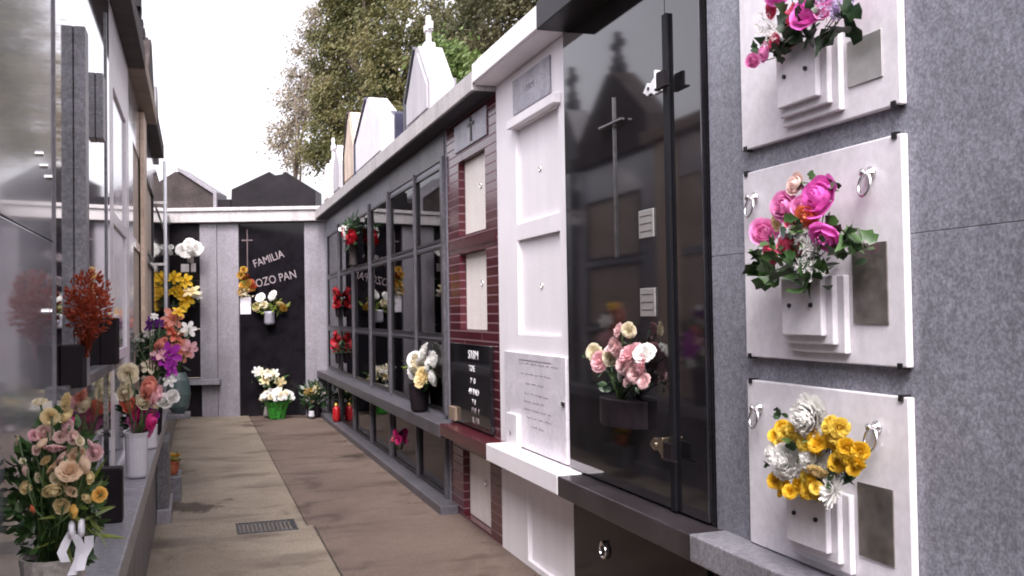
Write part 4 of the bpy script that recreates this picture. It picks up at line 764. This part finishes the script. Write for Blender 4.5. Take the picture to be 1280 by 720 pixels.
t = thing('candle_jar', 'red candle jar on the kerb below the far glass doors', 'candle', (1.77, 13.0, .06))
k = MB(); k.lathe([(.035,0),(.05,.02),(.055,.07),(.05,.17),(.032,.21)], (1.77, 13.0, .061), 14); part('jar', k, ORB, t, smooth=True)
k = MB(); k.lathe([(.034,.2105),(.034,.225),(.015,.25)], (1.77, 13.0, .061), 14); part('lid', k, GOLD, t)
t = thing('flower', 'single pink rose sticking out of the low glass door', 'flower', (1.78, 9.15, .3))
blossoms(t, [('carn','hotpink2',1.82,9.15,.33,.05),('carn','rosered',1.82,9.22,.30,.045),('carn','hotpink2',1.82,9.08,.29,.04)], FACE, .3, 0, 1, 3); stems(t, (1.84, 9.2, .18), [(1.78,9.15,.32),(1.78,9.22,.29),(1.78,9.08,.28)], .005)

# end wall
def bkb(lst): return [(k, c, *BK(r, d, z), s) for k, c, r, d, z, s in lst]
FB = (RT*-.0 - FW*1.0 + Vector((0, 0, .15)))
t = thing('bouquet', 'round gold and brown dried bunch on the black door under its cross', 'bouquet', BK(-3.985, .03, 1.9))
rnd = random.Random(5); blossoms(t, bkb([('carn', rnd.choice(['gold','yellow2','rust']), -3.985+rnd.gauss(0,.06), .0, 1.99+rnd.gauss(0,.08), .045) for _ in range(14)] + [('tiny','cream',-4.0,.01,1.84,.06)]), FB, .4, .01, 1.1, 3); leafy_ball('foliage', t, BK(-3.985,-.0,1.97), .08, .08, .11, 40, .05, LEAF_Y, 4)
t = thing('bouquet', 'white and yellow green bouquet in a grey cup on the black door', 'bouquet', BK(-3.63, .05, 1.4))
blossoms(t, bkb([('carn','white',-3.76,.08,1.77,.06),('carn','white',-3.58,.08,1.80,.06),('carn','ycream',-3.83,.06,1.63,.05),('carn','cream',-3.70,.1,1.66,.05),('carn','ycream',-3.47,.06,1.66,.05),('carn','gold',-3.42,.06,1.60,.045)]), FB, .4, 0, 1.1, 2)
leafy_ball('foliage', t, BK(-3.62, .03, 1.63), .24, .10, .12, 80, .09, LEAF_Y, 6); k = MB(); k.lathe([(.06,0),(.08,.03),(.075,.16),(.085,.2)], BK(-3.63,.05,1.36), 14); part('vase', k, PLAQ_G, t, smooth=True)
t = thing('bouquet', 'low bouquet of white and cream flowers in a stone vase, standing behind the hydrangea pot', 'bouquet', BK(-3.62, .14, 0))
vase(t, BK(-3.62, .14, 0), [(.07,0),(.09,.02),(.06,.2),(.10,.36)], POT_S)
rnd = random.Random(8); blossoms(t, bkb([('lily', rnd.choice(['white','cream','ycream']), -3.62+rnd.uniform(-.22,.22), .14+rnd.uniform(-.05,.1), .55+rnd.uniform(-.07,.12), .075) for _ in range(11)]), FB, .5, 0, 1, 4); leafy_ball('foliage', t, BK(-3.62,.14,.5), .24, .12, .13, 60, .10, LEAF, 7)
t = thing('potted_flower', 'white hydrangea pot in shiny green wrap on the ground by the black door', 'potted plant', BK(-3.44, .42, 0))
k = MB(); prof = [(.10,0),(.11,.02),(.14,.16),(.19,.25)]; k.lathe(prof, BK(-3.44,.42,0), 22, closed=False)
for i, v in enumerate(k.bm.verts): v.co.x += .012*math.sin(i*2.3); v.co.y += .012*math.cos(i*3.1)
part('wrap', k, WRAP, t)
rnd = random.Random(9); lst = []
for k_ in range(60):
    a = rnd.uniform(0, 6.28); q = rnd.random()**.5; lst.append(('daisy', rnd.choice(['white','white','cream']), -3.44+math.cos(a)*q*.22, .42+math.sin(a)*q*.18, .27+.13*math.sqrt(max(0, 1-q*q))+rnd.uniform(-.02,.02), .042))
blossoms(t, bkb(lst), FB + Vector((0,0,.8)), .4, 0, 1, 6); leafy_ball('foliage', t, BK(-3.44,.42,.24), .2, .17, .08, 70, .09, LEAF, 8)
t = thing('potted_plant', 'dark leafy plant in a black pot on the ground in the right corner', 'potted plant', BK(-2.92, .32, 0))
vase(t, BK(-2.92,.32,0), [(.09,0),(.10,.02),(.13,.2)], POT_D, 'pot'); leafy_ball('foliage', t, BK(-2.92,.32,.30), .2, .17, .16, 130, .12, LEAF_D, 9, up=.6)
blossoms(t, bkb([('tiny','gold',-2.98,.42,.36,.06),('tiny','ycream',-2.86,.40,.40,.06)]), FB, .3, 0, 1, 2); k = MB(); k.lathe([(.03,0),(.045,.02),(.035,.09)], BK(-2.92,.52,.02), 12); part('white_cup', k, POT_W, t)

# left corner of the end wall
t = thing('bouquet', 'yellow lilies on the dark niche front in the left corner', 'bouquet', BK(-4.9, .05, 1.6))
blossoms(t, FL['F8'], FB, .5, .03, 1.1, 7); leafy_ball('foliage', t, BK(-4.92,.03,1.85), .22, .10, .22, 70, .12, LEAF_D, 11); k = MB(); k.lathe([(.05,0),(.07,.03),(.06,.2)], BK(-4.9,.08,1.48), 12); part('vase', k, POT_D, t)
stems(t, BK(-4.9,.08,1.6), [b[2:5] for b in FL['F8']], .006)
t = thing('bouquet', 'white carnations high on the dark niche front in the left corner', 'bouquet', BK(-4.85, .05, 2.3))
blossoms(t, FL['F9'], FB, .4, .02, 1.15, 8); leafy_ball('foliage', t, BK(-4.83,.02,2.47), .2, .06, .10, 40, .09, LEAF_D, 12); k = MB(); k.lathe([(.04,0),(.05,.02),(.045,.1)], BK(-4.80,.06,2.30), 12); part('vase', k, POT_S, t)

# left sill
FLT = (.55, -1, .25)
def left_bouquet(label, key, c, vprof, vm, ball, n, L, leafm, seed, jit=.4, depth=.02, sc=1.1, vname='vase', wl=.4):
    t = thing('bouquet', label, 'bouquet', c); vase(t, c, vprof, vm, vname)
    leafy_ball('foliage', t, ball[0], *ball[1], n, L, leafm, seed, wl=wl); blossoms(t, FL[key], FLT, jit, depth, sc, seed)
    top = Vector((c[0], c[1], c[2]+vprof[-1][1]-.02)); stems(t, top, [b[2:5] for b in FL[key]], L*.03+.0015)
    return t
t = left_bouquet('cream and peach spray roses in a stone pot, nearest flowers on the left', 'F1', (-.295, 2.27, .695), [(.045,0),(.055,.02),(.058,.18),(.066,.30)], POT_S, ((-.295,2.31,1.11), (.085,.075,.175)), 1100, .030, LEAF, 21, .75, .016, 1.12, wl=.55)
leafy_ball('foliage', t, (-.245,2.25,1.10), .05, .05, .09, 46, .07, LEAF_Y, 31, wl=.16)
k = MB()
for i, (dx, dz, l) in enumerate(((0,0,.085),(.018,-.006,.07),(-.016,.004,.06))):
    k.grid([[(-.243+dx+.010*math.sin(s*4+i)+q*.009, 2.195-.006*math.cos(s*5+i), 1.052+dz-s*l) for q in (-1,0,1)] for s in (0,.33,.66,1.)])
k.torus((-.25,2.20,1.06), .014, .006, 'x', 10, 6); k.torus((-.232,2.20,1.062), .014, .006, 'x', 10, 6)
part('ribbon', k, RIBBON, t, smooth=True)
left_bouquet('bouquet of hot pink and cream roses in a tall white pot on the left sill', 'F4', (-.295, 5.22, .695), [(.045,0),(.05,.01),(.055,.20),(.062,.225)], POT_W, ((-.30,5.36,.99), (.08,.08,.12)), 240, .045, LEAF_D, 22, .5, .03, 1.55)
t = thing('vase', 'empty dark square vase on the left sill behind the cream roses', 'vase', (-.33, 4.15, .692))
k = MB(); k.box(-.375,-.285,4.105,4.195,.692,.90); k.box(-.37,-.29,4.11,4.19,.9002,.905); part('body', k, POT_D, t, bevel=.004)
left_bouquet('purple and magenta orchids with green leaves beyond the pink roses, left sill', 'F6', (-.295, 7.05, .695), [(.05,0),(.06,.02),(.07,.2),(.08,.30)], POT_D, ((-.30,7.18,1.22), (.11,.10,.2)), 260, .065, LEAF_D, 23, .5, .03, 1.5)
left_bouquet('salmon gladioli in a round teal vase at the far end of the left sill', 'F7', (-.15, 8.47, .705), [(.05,0),(.085,.05),(.10,.15),(.085,.27),(.06,.33)], POT_T, ((-.16,8.62,1.25), (.08,.08,.22)), 80, .07, LEAF_D, 24, .5, .03, 1.35)
t = thing('stone_pedestal', 'low grey stone pier with a pale foot and small shelf, jutting from the left sill', 'pedestal', (-.25, 7.9, 0))
k = MB(); k.box(-.288,-.185,7.45,8.15,-.02,.10); part('foot', k, GRAN_B, t, bevel=.006)
k = MB(); k.box(-.288,-.205,7.5,8.1,.102,.585); part('body', k, GRAN_D, t, bevel=.006)
k = MB(); k.box(-.238,-.055,8.34,8.62,.66,.70); part('shelf', k, GRAN_D, t, bevel=.005)
t = thing('vase', 'tall pale grey vase standing on the left sill before the teal vase', 'vase', (-.2, 7.3, .692))
vase(t, (-.292, 6.35, .692), [(.05,0),(.055,.01),(.06,.26),(.068,.30)], POT_W, 'body')
blossoms(t, [('carn','white',-.28,6.34,1.04,.045),('carn','cream',-.25,6.32,1.0,.04),('carn','white',-.31,6.30,1.0,.045)], FLT, .4, 0, 1, 3)
t = thing('potted_flower', 'small terracotta pot with yellow flowers on a low stone step, left side', 'potted plant', (-.21, 8.5, .2))
k = MB(); k.box(-.2885,-.13,8.3,8.7,-.02,.20); part('stone_step', k, GRAN_D, t, bevel=.006)
vase(t, (-.205, 8.45, .202), [(.04,0),(.05,.02),(.065,.11)], TERRA, 'pot'); leafy_ball('foliage', t, (-.205,8.45,.32), .07, .07, .02, 40, .05, LEAF_Y, 14)
rnd = random.Random(3); blossoms(t, [('carn', 'yellow2', -.205+rnd.uniform(-.06,.06), 8.43+rnd.uniform(-.05,.05), .335+rnd.uniform(0,.03), .026) for _ in range(8)], (.2,-.6,.8), .4, 0, 1, 2)
# dried red plant on the dark glassy front
t = thing('bouquet', 'bushy dried rust red bunch in a dark wall vase on the glassy left front', 'bouquet', (-.33, 3.2, 1.3))
k = MB(); k.prism([(-.389,3.15),(-.33,3.16),(-.32,3.2),(-.33,3.24),(-.389,3.25)], 'z', 1.29, 1.42); part('vase', k, POT_D, t, bevel=.004)
rnd = random.Random(77); mb = MB(); tops = []
for i in range(520):
    v = Vector((rnd.gauss(0,1), rnd.gauss(0,1), rnd.gauss(0,1))).normalized()*rnd.random()**.5; p = Vector((-.315+v.x*.068, 3.2+v.y*.12, 1.53+v.z*.115*(1 if v.z > 0 else .8)))
    if i < 60: tops.append(p)
    for q in range(3): add_leaf(mb, p, v+Vector((rnd.gauss(0,.5),rnd.gauss(0,.5),.5)), .018, .006, rnd)
part('dried_sprays', mb, fmat('rust'), t, smooth=True, solid=1); stems(t, (-.33,3.2,1.38), tops, .0012, fmat('rust'))
t = thing('wall_vase', 'black box shaped vase fixed beside the dried red bunch', 'vase', (-.37, 4.6, 1.35))
k = MB(); k.prism([(-.391+.0015,4.42),(-.33,4.44),(-.32,4.5),(-.33,4.56),(-.389,4.58)], 'z', 1.30, 1.50); part('body', k, POT_D, t, bevel=.004)

# ================================================================== TREES
def foliage_material(name, a, b, c):
    m = bpy.data.materials.new(name); m.use_nodes = True; nt = m.node_tree; bs = nt.nodes['Principled BSDF']
    g = _n(nt, 'ShaderNodeNewGeometry'); n = _n(nt, 'ShaderNodeTexNoise'); n.inputs['Scale'].default_value = .9; n.inputs['Detail'].default_value = 6; n.inputs['Roughness'].default_value = .75
    nt.links.new(g.outputs['Position'], n.inputs['Vector']); r = _n(nt, 'ShaderNodeValToRGB')
    e = r.color_ramp.elements; e[0].position = .36; e[0].color = (*a, 1); e[1].position = .66; e[1].color = (*c, 1); k = e.new(.5); k.color = (*b, 1)
    nt.links.new(n.outputs['Fac'], r.inputs['Fac']); nt.links.new(r.outputs['Color'], bs.inputs['Base Color']); bs.inputs['Roughness'].default_value = .55
    tr = _n(nt, 'ShaderNodeBsdfTranslucent'); nt.links.new(r.outputs['Color'], tr.inputs['Color']); mx = _n(nt, 'ShaderNodeMixShader'); mx.inputs[0].default_value = .3
    nt.links.new(bs.outputs[0], mx.inputs[1]); nt.links.new(tr.outputs[0], mx.inputs[2]); nt.links.new(mx.outputs[0], nt.nodes['Material Output'].inputs['Surface'])
    return m
BARK = mat('bark', (.10,.075,.055), .9, .35, 6, 0, 60, .8, 18)
def tree(label, base, h, blobs, m, leaf, n, seed, trunk_r=.3):
    """blobs: (x, y, z, radius) masses of the crown; limbs run to each, leaves gather in clumps along them"""
    rnd = random.Random(seed); t = thing('broadleaf_tree', label, 'tree', base, 'trees beyond the right row')
    b = Vector(base); fork = b + Vector((0, 0, h*.35)); mb = MB()
    mb.tube([b - Vector((0,0,.2)), b + Vector((.05,.03,h*.18)), fork, b + Vector((rnd.uniform(-.3,.3), rnd.uniform(-.3,.3), h*.62)), b + Vector((0,0,h*.86))], [trunk_r*1.25, trunk_r, trunk_r*.8, trunk_r*.45, trunk_r*.12], 10)
    clumps = []
    for (x, y, z, r) in blobs:
        c = Vector((x, y, z)); st = b + Vector((0, 0, min(h*.8, max(h*.22, (z-b.z)*rnd.uniform(.5, .75)))))
        mb.tube([st, (st+c)/2 + Vector((0,0,.25)), c], [trunk_r*.38, trunk_r*.22, .03], 6)
        for k in range(int(34*r*r)+8):
            v = Vector((rnd.gauss(0,1), rnd.gauss(0,1), rnd.gauss(0,1))).normalized()*(rnd.random()**.4)*r*1.12; p = c + v; clumps.append((p, rnd.uniform(.16, .42)))
            if rnd.random() < .35: mb.tube([c + v*.25, p], [.025, .008], 4)
    part('trunk', mb, BARK, t, smooth=True); lf = MB(); per = max(4, n//len(clumps))
    for p, cr in clumps:
        for k in range(per):
            q = p + Vector((rnd.gauss(0,.55), rnd.gauss(0,.55), rnd.gauss(0,.45)))*cr; s = leaf*rnd.uniform(.6, 1.3)
            a = Vector((rnd.gauss(0,1), rnd.gauss(0,1), rnd.gauss(0,.7))).normalized(); u = a.orthogonal().normalized(); w = a.cross(u)
            lf.quad(q-u*s, q-w*s*.45+a*s*.1, q+u*s, q+w*s*.45+a*s*.1)
    part('crown', lf, m, t, solid=1); return t
MOSS = foliage_material('foliage_olive', (.045,.060,.016), (.115,.112,.036), (.20,.175,.08))
DARKF = foliage_material('foliage_dark', (.025,.038,.014), (.075,.080,.032), (.16,.145,.075))
GREY_F = foliage_material('foliage_greybrown', (.18,.16,.12), (.27,.23,.17), (.34,.30,.24))
PALMF = foliage_material('foliage_fresh', (.05,.09,.015), (.09,.14,.03), (.13,.17,.05))

tree('tall olive brown tree rising behind the white cross gable', (4.1,21.9,-.03), 9.5, [(3.49, 22.43, 6.04, 0.75), (3.95, 21.71, 7.58, 0.9), (3.77, 22.79, 8.73, 0.8), (4.45, 21.05, 6.54, 0.9), (4.94, 20.33, 7.81, 0.9), (4.11, 21.71, 5.66, 0.7), (3.4, 22.95, 7.3, 0.7), (3.04, 22.58, 5.77, 0.45), (3.61, 21.77, 9.42, 1.0), (4.83, 21.37, 9.4, 1.0), (5.51, 21.21, 7.19, 0.7), (5.09, 21.9, 6.02, 0.7), (3.11, 22.5, 7.93, 0.45), (2.96, 22.59, 6.62, 0.35), (6.21, 22.04, 6.68, 0.7), (3.23, 22.01, 5.07, 0.4), (2.68, 22.71, 5.31, 0.25), (3.24, 22.44, 8.67, 0.4)], MOSS, .046, 80000, 5, .34)
tree('thin greyish tree with lacy leaves left of the olive tree', (2.35,24.4,-.03), 8.4, [(2.9, 25.19, 8.44, 0.4), (2.74, 25.26, 7.71, 0.4), (2.5, 25.36, 7.09, 0.35), (2.33, 25.43, 6.37, 0.35), (2.53, 25.38, 5.74, 0.4), (3.09, 25.15, 7.5, 0.4), (2.79, 25.27, 6.78, 0.4), (3.11, 25.11, 9.06, 0.3), (2.13, 25.51, 5.95, 0.2)], GREY_F, .045, 8000, 6, .06)
tree('dark green tree above the white eave, right of the olive tree', (5.4,17.0,-.03), 8.0, [(4.94, 16.67, 6.6, 0.6), (5.34, 16.01, 6.8, 0.5), (5.08, 16.64, 5.94, 0.4), (4.79, 17.27, 5.78, 0.4), (5.62, 15.91, 7.15, 0.5), (4.95, 17.18, 7.35, 0.6), (5.29, 16.56, 6.3, 0.35), (4.66, 17.29, 6.6, 0.5), (5.08, 16.08, 7.44, 0.7), (6.02, 15.77, 7.43, 0.5), (5.08, 17.18, 5.62, 0.4)], DARKF, .04, 26000, 7, .24)
tree('small fresh green tree peeping out beside the white roof gable', (3.62,13.5,-.03), 5.4, [(3.57, 13.48, 5.03, 0.24), (3.64, 13.46, 4.83, 0.24), (3.51, 13.49, 5.22, 0.16), (3.73, 13.43, 4.68, 0.22)], PALMF, .05, 3500, 8, .12)
# ================================================================== SKY, SUN, CAMERA
w = bpy.data.worlds.new('World'); scene.world = w; w.use_nodes = True; nt = w.node_tree
bg = nt.nodes['Background']; sky = nt.nodes.new('ShaderNodeTexSky'); sky.sky_type = 'NISHITA'; sky.sun_disc = False
SUN_EL, SUN_AZ = R_(52), R_(200)
sky.sun_elevation = SUN_EL; sky.sun_rotation = SUN_AZ; sky.air_density = 1.0; sky.dust_density = 6.0; sky.ozone_density = 1.0; sky.altitude = 50
hs = nt.nodes.new('ShaderNodeHueSaturation'); hs.inputs['Saturation'].default_value = .12
nt.links.new(sky.outputs[0], hs.inputs['Color']); wb = nt.nodes.new('ShaderNodeMix'); wb.data_type = 'RGBA'; wb.blend_type = 'MULTIPLY'; wb.inputs['Factor'].default_value = 1; wb.inputs[7].default_value = (1, .955, 1.02, 1)
nt.links.new(hs.outputs[0], wb.inputs[6]); nt.links.new(wb.outputs[2], bg.inputs['Color']); bg.inputs['Strength'].default_value = .15
sd = bpy.data.lights.new('sun', 'SUN'); sd.energy = .8; sd.angle = R_(20); sd.color = (1, .95, .90)
so = bpy.data.objects.new('sun', sd); COL.objects.link(so)
sv = Vector((math.sin(SUN_AZ)*math.cos(SUN_EL), math.cos(SUN_AZ)*math.cos(SUN_EL), math.sin(SUN_EL)))
so.rotation_euler = sv.to_track_quat('Z', 'Y').to_euler(); so.location = sv*30
cd = bpy.data.cameras.new('camera'); co = bpy.data.objects.new('camera', cd); COL.objects.link(co)
cd.sensor_width = 36; cd.lens = 33.75; cd.clip_start = .05; cd.clip_end = 1200
pit, rol = R_(1.4), R_(.9)
F = FW*math.cos(pit) + Vector((0, 0, 1))*math.sin(pit); U0 = -FW*math.sin(pit) + Vector((0, 0, 1))*math.cos(pit)
RR = RT*math.cos(rol) - U0*math.sin(rol); UU = U0*math.cos(rol) + RT*math.sin(rol)
co.matrix_world = Matrix(((RR.x, UU.x, -F.x, 0), (RR.y, UU.y, -F.y, 0), (RR.z, UU.z, -F.z, 1.5), (0, 0, 0, 1)))
scene.camera = co
vs = scene.view_settings; vs.view_transform = 'Standard'; vs.look = 'None'; vs.gamma = 1; vs.use_curve_mapping = False; vs.exposure = 1.65
scene.render.resolution_x, scene.render.resolution_y = 1024, 576
scene.cycles.max_bounces = 8; scene.cycles.transparent_max_bounces = 12; scene.cycles.sample_clamp_indirect = 6
scene.cycles.use_denoising = True
scene.cycles.pixel_filter_type = 'BLACKMAN_HARRIS'; scene.cycles.filter_width = 1.9
